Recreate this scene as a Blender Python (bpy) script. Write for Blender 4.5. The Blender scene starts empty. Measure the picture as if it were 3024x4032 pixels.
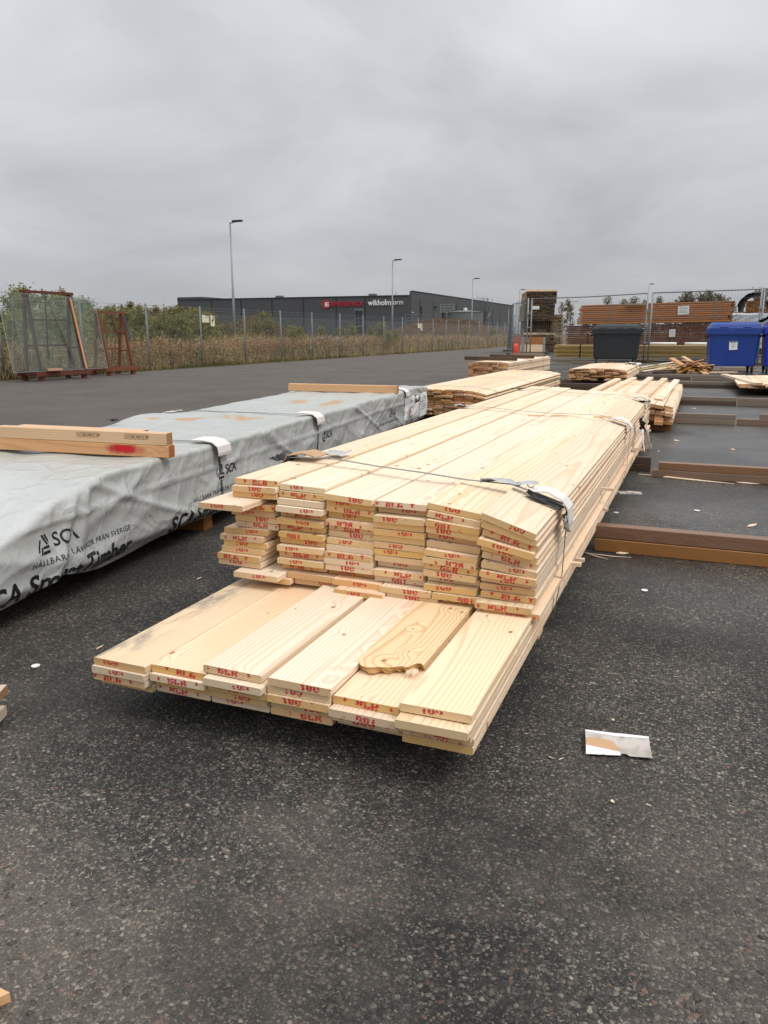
import bpy, bmesh, math, random
import numpy as np
from mathutils import Vector, Matrix, noise
random.seed(7)
rng = np.random.default_rng(11)
PI = math.pi
scn = bpy.context.scene
COL = scn.collection
R = math.radians

# ------------------------------------------------------------------ camera, sky, sun, exposure
CAM_H = 1.1
cam_d = bpy.data.cameras.new('camera')
cam = bpy.data.objects.new('camera', cam_d); COL.objects.link(cam)
cam.location = (0, 0, CAM_H)
PITCH, YAW = 13.09, 22.05
cam.rotation_euler = (R(90 - PITCH), 0, R(YAW))
cam_d.sensor_fit = 'VERTICAL'; cam_d.sensor_height = 24.0; cam_d.sensor_width = 18.0
cam_d.lens = 24.0 * 3028 / 4032
cam_d.clip_start = 0.05; cam_d.clip_end = 3000
scn.camera = cam

SUN_EL, SUN_AZ = 54.0, 108.0
world = bpy.data.worlds.new('World'); scn.world = world; world.use_nodes = True
def build_world():
    nt = world.node_tree; nt.nodes.clear(); N = nt.nodes.new; L = nt.links.new
    out = N('ShaderNodeOutputWorld')
    sky = N('ShaderNodeTexSky'); sky.sky_type = 'NISHITA'; sky.sun_disc = False
    sky.sun_elevation = R(SUN_EL); sky.sun_rotation = R(SUN_AZ)
    b1 = N('ShaderNodeBackground'); b1.inputs[1].default_value = 0.05
    L(sky.outputs[0], b1.inputs[0])
    tc = N('ShaderNodeTexCoord'); sep = N('ShaderNodeSeparateXYZ'); L(tc.outputs['Generated'], sep.inputs[0])
    def M(op, a, b=None, c=None):
        n = N('ShaderNodeMath'); n.operation = op
        for k, v in enumerate((a, b, c)):
            if v is None: continue
            if isinstance(v, (int, float)): n.inputs[k].default_value = v
            else: L(v, n.inputs[k])
        return n.outputs[0]
    z = M('MAXIMUM', sep.outputs[2], 0.0)
    zz = M('ADD', z, 0.27)
    cx = M('DIVIDE', sep.outputs[0], zz); cy = M('DIVIDE', sep.outputs[1], zz)
    cmb = N('ShaderNodeCombineXYZ'); L(cx, cmb.inputs[0]); L(cy, cmb.inputs[1])
    n1 = N('ShaderNodeTexNoise'); n1.inputs['Scale'].default_value = 1.25; n1.inputs['Detail'].default_value = 5
    n1.inputs['Roughness'].default_value = 0.5; n1.inputs['Distortion'].default_value = 0.35
    L(cmb.outputs[0], n1.inputs['Vector'])
    n2 = N('ShaderNodeTexNoise'); n2.inputs['Scale'].default_value = 0.23; n2.inputs['Detail'].default_value = 2
    L(cmb.outputs[0], n2.inputs['Vector'])
    cl = M('ADD', M('MULTIPLY', n1.outputs[0], 0.62), M('MULTIPLY', n2.outputs[0], 0.62))
    mod = N('ShaderNodeMapRange'); mod.inputs[1].default_value = 0.40; mod.inputs[2].default_value = 0.86
    mod.inputs[3].default_value = 0.60; mod.inputs[4].default_value = 1.36
    L(cl, mod.inputs[0])
    # overcast sky: brighter towards the zenith (CIE overcast sky), the same all round
    lum = M('ADD', 0.325, M('MULTIPLY', z, 0.90))
    # cloud relief fades out close to the horizon
    fade = N('ShaderNodeMapRange'); fade.inputs[1].default_value = 0.0; fade.inputs[2].default_value = 0.12
    fade.inputs[3].default_value = 0.15; fade.inputs[4].default_value = 1.0
    L(z, fade.inputs[0])
    modf = M('ADD', 1.0, M('MULTIPLY', M('SUBTRACT', mod.outputs[0], 1.0), fade.outputs[0]))
    val = M('MULTIPLY', lum, modf)
    rgb = N('ShaderNodeMix'); rgb.data_type = 'RGBA'
    rgb.inputs[6].default_value = (0.945, 0.982, 1.05, 1); rgb.inputs[7].default_value = (0.985, 0.992, 1.01, 1)
    L(n1.outputs[0], rgb.inputs[0])
    b2 = N('ShaderNodeBackground'); L(rgb.outputs[2], b2.inputs[0]); L(val, b2.inputs[1])
    mix = N('ShaderNodeMixShader'); mix.inputs[0].default_value = 0.93
    L(b1.outputs[0], mix.inputs[1]); L(b2.outputs[0], mix.inputs[2]); L(mix.outputs[0], out.inputs[0])
build_world()
sun_d = bpy.data.lights.new('sun', 'SUN'); sun_d.energy = 1.1; sun_d.angle = R(20); sun_d.color = (1.0, 0.965, 0.91)
sun = bpy.data.objects.new('sun', sun_d); COL.objects.link(sun)
_a = R(SUN_AZ)
sun_dir = Vector((math.sin(_a) * math.cos(R(SUN_EL)), math.cos(_a) * math.cos(R(SUN_EL)), math.sin(R(SUN_EL))))
sun.rotation_euler = sun_dir.to_track_quat('Z', 'Y').to_euler()
scn.view_settings.view_transform = 'Standard'; scn.view_settings.look = 'None'
scn.view_settings.exposure = 0.5; scn.view_settings.gamma = 1.0
scn.view_settings.use_curve_mapping = False
scn.render.engine = 'CYCLES'
scn.cycles.max_bounces = 6; scn.cycles.transparent_max_bounces = 16
scn.cycles.caustics_reflective = False; scn.cycles.caustics_refractive = False

# ------------------------------------------------------------------ survey helpers: photo point -> place on the site
_th, _ya = R(PITCH), R(YAW)
_fw = Vector((-math.sin(_ya) * math.cos(_th), math.cos(_ya) * math.cos(_th), -math.sin(_th)))
_rt = Vector((math.cos(_ya), math.sin(_ya), 0)); _up = _rt.cross(_fw)
def _ray(u, v): return _fw + _rt * ((u - 1512) / 3028) - _up * ((v - 2016) / 3028)
def onz(u, v, z=0.0):
    d = _ray(u, v); return Vector((0, 0, CAM_H)) + d * ((z - CAM_H) / d.z)
def ony(u, v, y):
    d = _ray(u, v); return Vector((0, 0, CAM_H)) + d * (y / d.y)
def far(u, v, dist):
    d = _ray(u, v); h = Vector((-math.sin(_ya), math.cos(_ya), 0))
    return Vector((0, 0, CAM_H)) + d * (dist / h.dot(d))

# ------------------------------------------------------------------ object helpers
def tag(o, label=None, cat=None, group=None, kind=None):
    if label: o['label'] = label
    if cat: o['category'] = cat
    if group: o['group'] = group
    if kind: o['kind'] = kind
    return o
def thing(name, label, cat, loc=(0, 0, 0), rotz=0.0, group=None):
    o = bpy.data.objects.new(name, None); COL.objects.link(o)
    o.location = loc; o.rotation_euler = (0, 0, rotz); o.empty_display_size = 0.1
    return tag(o, label, cat, group)
def put(name, me, parent=None, loc=(0, 0, 0), rot=(0, 0, 0), scale=None):
    o = bpy.data.objects.new(name, me); COL.objects.link(o)
    o.location = loc; o.rotation_euler = rot
    if scale: o.scale = scale
    if parent: o.parent = parent
    return o
class MB:
    def __init__(s): s.v = []; s.f = []; s.m = []
    def add(s, vs, fs, m=0):
        b = len(s.v); s.v += [tuple(p) for p in vs]
        s.f += [tuple(i + b for i in f) for f in fs]; s.m += [m] * len(fs); return s
    def box(s, c, d, rz=0.0, m=0, M=None):
        x, y, z = d[0] / 2, d[1] / 2, d[2] / 2
        vs = [Vector(p) for p in ((-x, -y, -z), (x, -y, -z), (x, y, -z), (-x, y, -z), (-x, -y, z), (x, -y, z), (x, y, z), (-x, y, z))]
        mt = Matrix.Rotation(rz, 3, 'Z') if M is None else M
        vs = [mt @ p + Vector(c) for p in vs]
        return s.add(vs, [(0, 3, 2, 1), (4, 5, 6, 7), (0, 1, 5, 4), (1, 2, 6, 5), (2, 3, 7, 6), (3, 0, 4, 7)], m)
    def bar(s, p, q, w, h=None, m=0):
        p, q = Vector(p), Vector(q); h = h or w; d = (q - p); l = d.length
        if l < 1e-6: return s
        M = d.to_track_quat('Y', 'Z').to_matrix()
        return s.box((p + q) / 2, (w, l, h), 0, m, M)
    def tube(s, pts, r, n=8, m=0, cap=True):
        pts = [Vector(p) for p in pts]; k = len(pts); rs = r if isinstance(r, (list, tuple)) else [r] * k
        vs = []; up = None
        for i, p in enumerate(pts):
            t = (pts[min(i + 1, k - 1)] - pts[max(i - 1, 0)]).normalized()
            if up is None:
                up = Vector((0, 0, 1)) if abs(t.z) < 0.9 else Vector((1, 0, 0))
            a = t.cross(up).normalized(); b = a.cross(t); up = b
            for j in range(n):
                an = 2 * PI * j / n; vs.append(p + (a * math.cos(an) + b * math.sin(an)) * rs[i])
        fs = [(i * n + j, i * n + (j + 1) % n, (i + 1) * n + (j + 1) % n, (i + 1) * n + j) for i in range(k - 1) for j in range(n)]
        if cap: fs += [tuple(range(n - 1, -1, -1)), tuple((k - 1) * n + j for j in range(n))]
        return s.add(vs, fs, m)
    def prism(s, poly, z0, z1, m=0):
        n = len(poly)
        vs = [(x, y, z0) for x, y in poly] + [(x, y, z1) for x, y in poly]
        return s.add(vs, [tuple(range(n - 1, -1, -1)), tuple(range(n, 2 * n))] + [(i, (i + 1) % n, n + (i + 1) % n, n + i) for i in range(n)], m)
    def mesh(s, name, mats, smooth=False):
        me = bpy.data.meshes.new(name); me.from_pydata([tuple(v) for v in s.v], [], s.f)
        for m in (mats if isinstance(mats, (list, tuple)) else [mats]): me.materials.append(m)
        if any(s.m): me.polygons.foreach_set('material_index', s.m)
        if smooth: me.polygons.foreach_set('use_smooth', [True] * len(me.polygons))
        me.update(); return me
    def obj(s, name, mats, parent=None, loc=(0, 0, 0), rot=(0, 0, 0), smooth=False):
        return put(name, s.mesh(name, mats, smooth), parent, loc, rot)
def np_mesh(name, V, F, mat, smooth=False):
    """V (n,3), F (m,k) arrays with the same number of corners k per face."""
    me = bpy.data.meshes.new(name); n, k = F.shape
    me.vertices.add(len(V)); me.vertices.foreach_set('co', np.asarray(V, np.float32).ravel())
    me.loops.add(n * k); me.loops.foreach_set('vertex_index', F.astype(np.int32).ravel())
    me.polygons.add(n); me.polygons.foreach_set('loop_start', np.arange(0, n * k, k, dtype=np.int32))
    me.materials.append(mat); me.update(calc_edges=True)
    if smooth: me.polygons.foreach_set('use_smooth', [True] * n)
    return me
def text_mesh(body, size, mat, bold=0.0, extrude=0.0, max_edge=None, spacing=1.0, shear=0.0):
    cu = bpy.data.curves.new('txt', 'FONT'); cu.body = body; cu.size = size; cu.offset = bold; cu.extrude = extrude
    cu.space_character = spacing; cu.shear = shear; cu.resolution_u = 4
    o = bpy.data.objects.new('txt', cu); COL.objects.link(o)
    dg = bpy.context.evaluated_depsgraph_get(); dg.update()
    me = bpy.data.meshes.new_from_object(o.evaluated_get(dg))
    bpy.data.objects.remove(o); bpy.data.curves.remove(cu)
    me.materials.clear(); me.materials.append(mat)
    if max_edge:
        bm = bmesh.new(); bm.from_mesh(me); bmesh.ops.triangulate(bm, faces=bm.faces)
        for _ in range(4):
            es = [e for e in bm.edges if e.calc_length() > max_edge]
            if not es: break
            bmesh.ops.subdivide_edges(bm, edges=es, cuts=1); bmesh.ops.triangulate(bm, faces=bm.faces)
        bm.to_mesh(me); bm.free()
    return me

# ------------------------------------------------------------------ materials
class NT:
    def __init__(s, name):
        s.mat = bpy.data.materials.new(name); s.mat.use_nodes = True; s.t = s.mat.node_tree; s.t.nodes.clear()
        s.out = s.n('ShaderNodeOutputMaterial'); s.b = s.n('ShaderNodeBsdfPrincipled'); s.l(s.b.outputs[0], s.out.inputs[0])
    def n(s, t, **k):
        n = s.t.nodes.new(t)
        for a, v in k.items(): setattr(n, a, v)
        return n
    def l(s, a, b): s.t.links.new(a, b)
    def set(s, sock, v):
        if isinstance(v, bpy.types.NodeSocket): s.l(v, sock)
        else: sock.default_value = v
    def m(s, op, a, b=None, c=None, clamp=False):
        n = s.n('ShaderNodeMath', operation=op); n.use_clamp = clamp
        for k, v in enumerate((a, b, c)):
            if v is not None: s.set(n.inputs[k], v)
        return n.outputs[0]
    def rng(s, x, a, b, c=0.0, d=1.0, smooth=False):
        n = s.n('ShaderNodeMapRange'); n.interpolation_type = 'SMOOTHSTEP' if smooth else 'LINEAR'
        for k, v in enumerate((x, a, b, c, d)): s.set(n.inputs[k], v)
        return n.outputs[0]
    def mix(s, f, a, b, mode='MIX'):
        n = s.n('ShaderNodeMix', data_type='RGBA', blend_type=mode)
        s.set(n.inputs[0], f); s.set(n.inputs[6], (*a, 1) if isinstance(a, tuple) else a); s.set(n.inputs[7], (*b, 1) if isinstance(b, tuple) else b)
        return n.outputs[2]
    def noise(s, vec, scale, detail=3, rough=0.55, w=None, dist=0.0):
        n = s.n('ShaderNodeTexNoise', noise_dimensions='4D' if w is not None else '3D')
        s.set(n.inputs['Vector'], vec); n.inputs['Scale'].default_value = scale; n.inputs['Detail'].default_value = detail
        n.inputs['Roughness'].default_value = rough; n.inputs['Distortion'].default_value = dist
        if w is not None: s.set(n.inputs['W'], w)
        return n.outputs[0]
    def scale(s, vec, k):
        n = s.n('ShaderNodeVectorMath', operation='MULTIPLY'); s.l(vec, n.inputs[0]); n.inputs[1].default_value = k; return n.outputs[0]
    def ramp(s, f, stops, mode='LINEAR'):
        n = s.n('ShaderNodeValToRGB'); e = n.color_ramp.elements; n.color_ramp.interpolation = mode
        while len(e) < len(stops): e.new(0.5)
        for k, (p, c) in enumerate(stops): e[k].position = p; e[k].color = (*c, 1)
        s.l(f, n.inputs[0]); return n.outputs[0]
    def bump(s, h, strength=0.3, dist=0.01):
        n = s.n('ShaderNodeBump'); n.inputs['Strength'].default_value = strength; n.inputs['Distance'].default_value = dist
        s.l(h, n.inputs['Height']); s.l(n.outputs[0], s.b.inputs['Normal'])
    def fin(s, col=None, rough=None, spec=None, metal=None):
        if col is not None: s.set(s.b.inputs['Base Color'], (*col, 1) if isinstance(col, tuple) else col)
        if rough is not None: s.set(s.b.inputs['Roughness'], rough)
        if spec is not None: s.b.inputs['Specular IOR Level'].default_value = spec
        if metal is not None: s.b.inputs['Metallic'].default_value = metal
        return s.mat

def wood(name, pale, dark, late=0.35, knot=(0.27, 0.13, 0.055), knots=0.5, var=0.12, rough=0.62, wear=None, streak=None, ring=120.0, end=False, mould=None, warp=1.0, beam=0.0):
    """Solid wood: growth rings round a pith that lies at a different place in every board, knots, board-to-board tone."""
    t = NT(name); tc = t.n('ShaderNodeTexCoord').outputs['Object']; oi = t.n('ShaderNodeObjectInfo').outputs['Random']
    w = t.m('MULTIPLY', oi, 61.0); r2 = t.m('FRACT', t.m('MULTIPLY', oi, 17.31)); r3 = t.m('FRACT', t.m('MULTIPLY', oi, 43.77))
    sep = t.n('ShaderNodeSeparateXYZ'); t.l(tc, sep.inputs[0]); x, y, z = sep.outputs
    slow = t.noise(t.scale(tc, (3.0, 0.55, 3.0)), 1.0, 2, 0.5, w)
    slow2 = t.noise(t.scale(tc, (2.0, 0.7, 2.0)), 1.0, 2, 0.5, t.m('ADD', w, 9.0))
    fine = t.noise(t.scale(tc, (14.0, 1.6, 14.0)), 1.0, 3, 0.55, w)
    px = t.m('ADD', t.m('ADD', x, t.m('MULTIPLY', t.m('SUBTRACT', r2, 0.5), 0.20)), t.m('MULTIPLY', t.m('SUBTRACT', slow, 0.5), 0.09 * warp))
    pz = t.m('ADD', t.m('ADD', z, t.m('ADD', t.m('MULTIPLY', r3, 0.09), 0.012)), t.m('MULTIPLY', t.m('SUBTRACT', slow2, 0.5), 0.05 * warp))
    rad = t.m('SQRT', t.m('ADD', t.m('MULTIPLY', px, px), t.m('MULTIPLY', pz, pz)))
    # knots
    vo = t.n('ShaderNodeTexVoronoi', voronoi_dimensions='2D', feature='F1'); kv = t.n('ShaderNodeCombineXYZ'); t.l(t.m('ADD', t.m('MULTIPLY', x, 9.5), w), kv.inputs[0]); t.l(t.m('ADD', t.m('MULTIPLY', y, 6.5), t.m('MULTIPLY', w, 1.7)), kv.inputs[1]); t.l(kv.outputs[0], vo.inputs['Vector'])
    vo.inputs['Scale'].default_value = 1.0
    pick = t.n('ShaderNodeSeparateColor'); t.l(vo.outputs['Color'], pick.inputs[0])
    on = t.m('LESS_THAN', pick.outputs[0], knots)
    kd = t.m('ADD', vo.outputs['Distance'], t.m('MULTIPLY', t.m('SUBTRACT', fine, 0.5), 0.05))
    if beam:   # thick timbers: knots are round on the side faces too
        kd = t.m('ADD', kd, t.m('MULTIPLY', t.m('ABSOLUTE', t.m('SUBTRACT', z, t.m('MULTIPLY', t.m('SUBTRACT', pick.outputs[2], 0.5), 0.05))), beam))
    ksz = t.m('ADD', 0.25, t.m('MULTIPLY', t.m('POWER', pick.outputs[1], 1.6), 0.95)); kn = t.m('MULTIPLY', on, t.rng(t.m('DIVIDE', kd, ksz), 0.05, 0.12, 1.0, 0.0, True))
    halo = t.m('MULTIPLY', on, t.rng(vo.outputs['Distance'], 0.10, 0.42, 1.0, 0.0, True))
    rad = t.m('ADD', rad, t.m('ADD', t.m('MULTIPLY', halo, 0.012), t.m('MULTIPLY', t.m('SUBTRACT', fine, 0.5), 0.010)))
    fr = t.m('FRACT', t.m('MULTIPLY', rad, ring))
    rings = t.rng(fr, 0.50, 0.90, 0.0, 1.0, True)
    rings = t.m('MULTIPLY', rings, t.rng(fr, 0.90, 1.0, 1.0, 0.0, True))
    fib = t.noise(t.scale(tc, (260.0, 3.0, 260.0)), 1.0, 2, 0.6, w)
    f = t.m('ADD', t.m('MULTIPLY', rings, late), t.m('MULTIPLY', t.m('SUBTRACT', fib, 0.5), 0.28))
    f = t.m('ADD', f, t.m('MULTIPLY', t.rng(slow, 0.45, 0.75, 0.0, 1.0, True), 0.28), clamp=True)
    col = t.mix(f, pale, dark)
    if streak:   # resin / heartwood streaks along the grain
        sn = t.noise(t.scale(tc, (16.0, 0.8, 16.0)), 1.0, 3, 0.6, t.m('ADD', w, 3.0))
        col = t.mix(t.m('MULTIPLY', t.rng(sn, 0.58, 0.72, 0.0, 1.0, True), 0.5), col, streak)
    col = t.mix(t.m('MULTIPLY', kn, 0.85), col, knot)
    tone = t.m('ADD', 1.0 - var / 2, t.m('MULTIPLY', t.m('FRACT', t.m('MULTIPLY', oi, 91.7)), var))
    hs = t.n('ShaderNodeHueSaturation'); t.l(col, hs.inputs['Color']); t.l(tone, hs.inputs['Value'])
    t.l(t.m('ADD', 0.85, t.m('MULTIPLY', r2, 0.32)), hs.inputs['Saturation']); t.l(t.m('ADD', 0.491, t.m('MULTIPLY', r3, 0.014)), hs.inputs['Hue']); col = hs.outputs[0]
    if wear:     # greyed, weathered film in blotches
        wn = t.noise(t.scale(tc, (5.0, 1.2, 5.0)), 1.0, 4, 0.6, w)
        col = t.mix(t.rng(wn, 0.35, 0.7, 0.15, 0.9, True), col, wear)
    if mould:    # blue-stain mould along one edge
        mn = t.noise(t.scale(tc, (10.0, 4.0, 3.0)), 1.0, 5, 0.7, w)
        mk = t.m('MULTIPLY', t.rng(mn, 0.44, 0.66, 0.0, 0.85, True), t.rng(x, -0.055, 0.03, 1.0, 0.0, True))
        col = t.mix(mk, col, mould)
    h = t.m('ADD', t.m('MULTIPLY', fib, 0.7), t.m('MULTIPLY', rings, 0.12))
    t.bump(h, 0.25 if not end else 0.5, 0.002)
    return t.fin(col, rough, 0.3)
def plain(name, col, rough=0.5, metal=0.0, var=0.12, sc=3.0, spec=0.5, bump=0.0, dirt=None, dirt_amt=0.4):
    t = NT(name); tc = t.n('ShaderNodeTexCoord').outputs['Object']
    n = t.noise(tc, sc, 5, 0.6); n2 = t.noise(tc, sc * 11, 3, 0.6)
    k = t.m('ADD', 1.0 - var, t.m('MULTIPLY', t.m('ADD', t.m('MULTIPLY', n, 1.3), t.m('MULTIPLY', n2, 0.7)), var))
    hs = t.n('ShaderNodeHueSaturation'); hs.inputs['Color'].default_value = (*col, 1); t.l(k, hs.inputs['Value'])
    c = hs.outputs[0]
    if dirt: c = t.mix(t.m('MULTIPLY', t.rng(n, 0.45, 0.7, 0, 1, True), dirt_amt), c, dirt)
    if bump: t.bump(n2, bump, 0.003)
    rr = t.m('ADD', rough - 0.06, t.m('MULTIPLY', n, 0.12))
    return t.fin(c, rr, spec, metal)
def leafy(name, stops, rough=0.7, thin=0.35):
    t = NT(name); g = t.n('ShaderNodeNewGeometry'); oi = t.n('ShaderNodeObjectInfo').outputs['Random']
    f = t.m('ADD', t.m('MULTIPLY', g.outputs['Random Per Island'], 0.75), t.m('MULTIPLY', oi, 0.25))
    c = t.ramp(f, stops)
    t.b.inputs['Subsurface Weight'].default_value = 0.0
    tr = t.n('ShaderNodeBsdfTranslucent'); t.l(c, tr.inputs[0]); mx = t.n('ShaderNodeMixShader'); mx.inputs[0].default_value = thin
    t.l(t.b.outputs[0], mx.inputs[1]); t.l(tr.outputs[0], mx.inputs[2]); t.l(mx.outputs[0], t.out.inputs[0])
    return t.fin(c, rough, 0.2)

PINE = wood('fresh_pine', (0.80, 0.645, 0.47), (0.60, 0.38, 0.205), late=0.48, knots=0.42, var=0.17, streak=(0.64, 0.38, 0.17), ring=85)
PINE_BOLD = wood('bold_grained_pine', (0.78, 0.60, 0.38), (0.58, 0.35, 0.16), late=0.70, knots=0.8, var=0.05, ring=115, warp=2.2)
PINE_END = wood('pine_end_grain', (0.66, 0.455, 0.225), (0.42, 0.235, 0.09), late=0.65, knots=0.0, var=0.22, ring=150, end=True)
PINE_PALE_END = wood('pale_pine_end_grain', (0.68, 0.53, 0.34), (0.48, 0.33, 0.17), late=0.6, knots=0.0, var=0.16, ring=170, end=True)
PINE_MOULD = wood('pine_with_blue_stain', (0.76, 0.61, 0.41), (0.62, 0.42, 0.23), late=0.40, knots=0.3, mould=(0.20, 0.175, 0.16))
PINE_OLD = wood('worn_pine', (0.64, 0.395, 0.21), (0.45, 0.25, 0.105), late=0.45, knots=0.4, var=0.14, ring=90, beam=7.0)
PINE_OLD_END = wood('worn_pine_end', (0.36, 0.17, 0.055), (0.27, 0.12, 0.04), late=0.4, knots=0.0, ring=120, end=True)
PANEL = wood('panel_pine', (0.76, 0.59, 0.41), (0.58, 0.38, 0.21), late=0.30, knots=0.5, var=0.16, ring=110)
PANEL_END = wood('panel_pine_end', (0.55, 0.31, 0.15), (0.38, 0.19, 0.085), late=0.4, knots=0.0, var=0.3, ring=150, end=True)
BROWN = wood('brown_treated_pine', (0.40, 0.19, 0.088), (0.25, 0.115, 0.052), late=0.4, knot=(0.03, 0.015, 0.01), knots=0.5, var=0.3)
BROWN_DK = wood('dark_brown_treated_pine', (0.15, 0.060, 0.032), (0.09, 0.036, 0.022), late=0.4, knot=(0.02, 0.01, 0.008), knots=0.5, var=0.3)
GREEN = wood('green_treated_pine', (0.42, 0.30, 0.115), (0.30, 0.21, 0.08), late=0.4, knot=(0.06, 0.04, 0.02), knots=0.5, var=0.25)
GREEN_GREY = wood('aged_treated_pine', (0.30, 0.22, 0.12), (0.20, 0.14, 0.08), late=0.3, knots=0.3, var=0.3)
DARK_END = wood('dark_board_ends', (0.085, 0.050, 0.022), (0.045, 0.026, 0.013), late=0.3, knots=0.0, var=0.9, end=True)
WET_TOP = wood('wet_grey_timber', (0.27, 0.155, 0.09), (0.15, 0.08, 0.045), late=0.5, knot=(0.03, 0.018, 0.012), knots=0.5, var=0.25, wear=(0.19, 0.13, 0.095), rough=0.36, beam=7.0)
WET_ORANGE = wood('wet_orange_timber', (0.31, 0.14, 0.035), (0.20, 0.085, 0.022), late=0.5, knot=(0.05, 0.02, 0.01), knots=0.6, var=0.15, rough=0.45, beam=7.0)
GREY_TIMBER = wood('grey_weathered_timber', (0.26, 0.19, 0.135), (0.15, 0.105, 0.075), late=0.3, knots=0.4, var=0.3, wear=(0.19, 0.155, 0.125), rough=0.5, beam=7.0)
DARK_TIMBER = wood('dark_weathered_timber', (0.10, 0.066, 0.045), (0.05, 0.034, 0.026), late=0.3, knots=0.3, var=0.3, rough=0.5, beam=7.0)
OLD_GREY = wood('silvery_old_pine', (0.50, 0.42, 0.33), (0.33, 0.26, 0.19), late=0.5, knots=0.2)
STAMP_RED = plain('red_stamp_ink', (0.52, 0.016, 0.024), 0.6, sc=60, var=0.2)
BLACK_INK = plain('black_print', (0.012, 0.012, 0.014), 0.4, sc=20)
BROWN_INK = plain('scorched_stamp', (0.10, 0.045, 0.02), 0.7, sc=40)
STRAP_GREEN = plain('green_strap', (0.055, 0.085, 0.072), 0.35, sc=12)
STRAP_GREY = plain('grey_green_strap', (0.17, 0.19, 0.175), 0.35, sc=12)
WIRE_DK = plain('dark_strap', (0.035, 0.028, 0.035), 0.4, sc=12)
PAD = plain('white_card_pad', (0.72, 0.66, 0.62), 0.75, sc=9, var=0.1, dirt=(0.45, 0.40, 0.36), dirt_amt=0.3)
PAD_DIRTY = plain('dirty_card', (0.50, 0.46, 0.42), 0.75, sc=16, var=0.2, dirt=(0.25, 0.21, 0.17), dirt_amt=0.7)
CARD = plain('brown_card', (0.50, 0.31, 0.17), 0.8, sc=12, var=0.15, dirt=(0.34, 0.21, 0.12), dirt_amt=0.5)
BLACK_PLASTIC = plain('black_plastic', (0.010, 0.009, 0.010), 0.5, sc=10)
CLEAR_FILM = plain('grey_film', (0.45, 0.47, 0.47), 0.25, sc=14)
GALV = plain('galvanised_steel', (0.15, 0.168, 0.175), 0.6, 0.1, sc=6, var=0.2)
GALV_LT = plain('pale_galvanised_steel', (0.27, 0.295, 0.305), 0.55, 0.15, sc=6, var=0.2)
RUST = plain('rusty_red_steel', (0.12, 0.030, 0.019), 0.75, sc=5, var=0.35, dirt=(0.09, 0.025, 0.015))
RUST_OR = plain('rusty_brown_steel', (0.17, 0.055, 0.024), 0.8, sc=5, var=0.35, dirt=(0.10, 0.035, 0.018))
ORANGE_WOOD = wood('orange_lath', (0.66, 0.30, 0.16), (0.5, 0.2, 0.1), knots=0.1)
BLUE_BIN = plain('blue_plastic', (0.010, 0.045, 0.26), 0.42, sc=1.6, var=0.25)
BLUE_BIN2 = plain('bright_blue_plastic', (0.008, 0.035, 0.45), 0.4, sc=1.6, var=0.15)
DARK_BIN = plain('charcoal_plastic', (0.020, 0.023, 0.026), 0.5, sc=2.2, var=0.35)
RUBBER = plain('black_rubber', (0.013, 0.013, 0.014), 0.7)
WHITE = plain('white_sheet', (0.72, 0.72, 0.70), 0.6, sc=8, var=0.1)
CREAM = plain('cream_sign', (0.72, 0.68, 0.50), 0.5, sc=6, var=0.08)
SIGN_RED = plain('red_letters', (0.42, 0.012, 0.03), 0.4, sc=1)
SIGN_WHITE = plain('white_letters', (0.75, 0.75, 0.75), 0.4, sc=1)
FACADE = plain('charcoal_cladding', (0.062, 0.064, 0.069), 0.55, sc=0.15, var=0.12)
FACADE_DK = plain('dark_trim', (0.020, 0.021, 0.023), 0.5, sc=0.5)
TANK = plain('grey_tank_paint', (0.125, 0.135, 0.138), 0.5, sc=0.3, var=0.12)
ORANGE = plain('signal_orange', (0.80, 0.075, 0.03), 0.5, sc=3)

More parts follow.
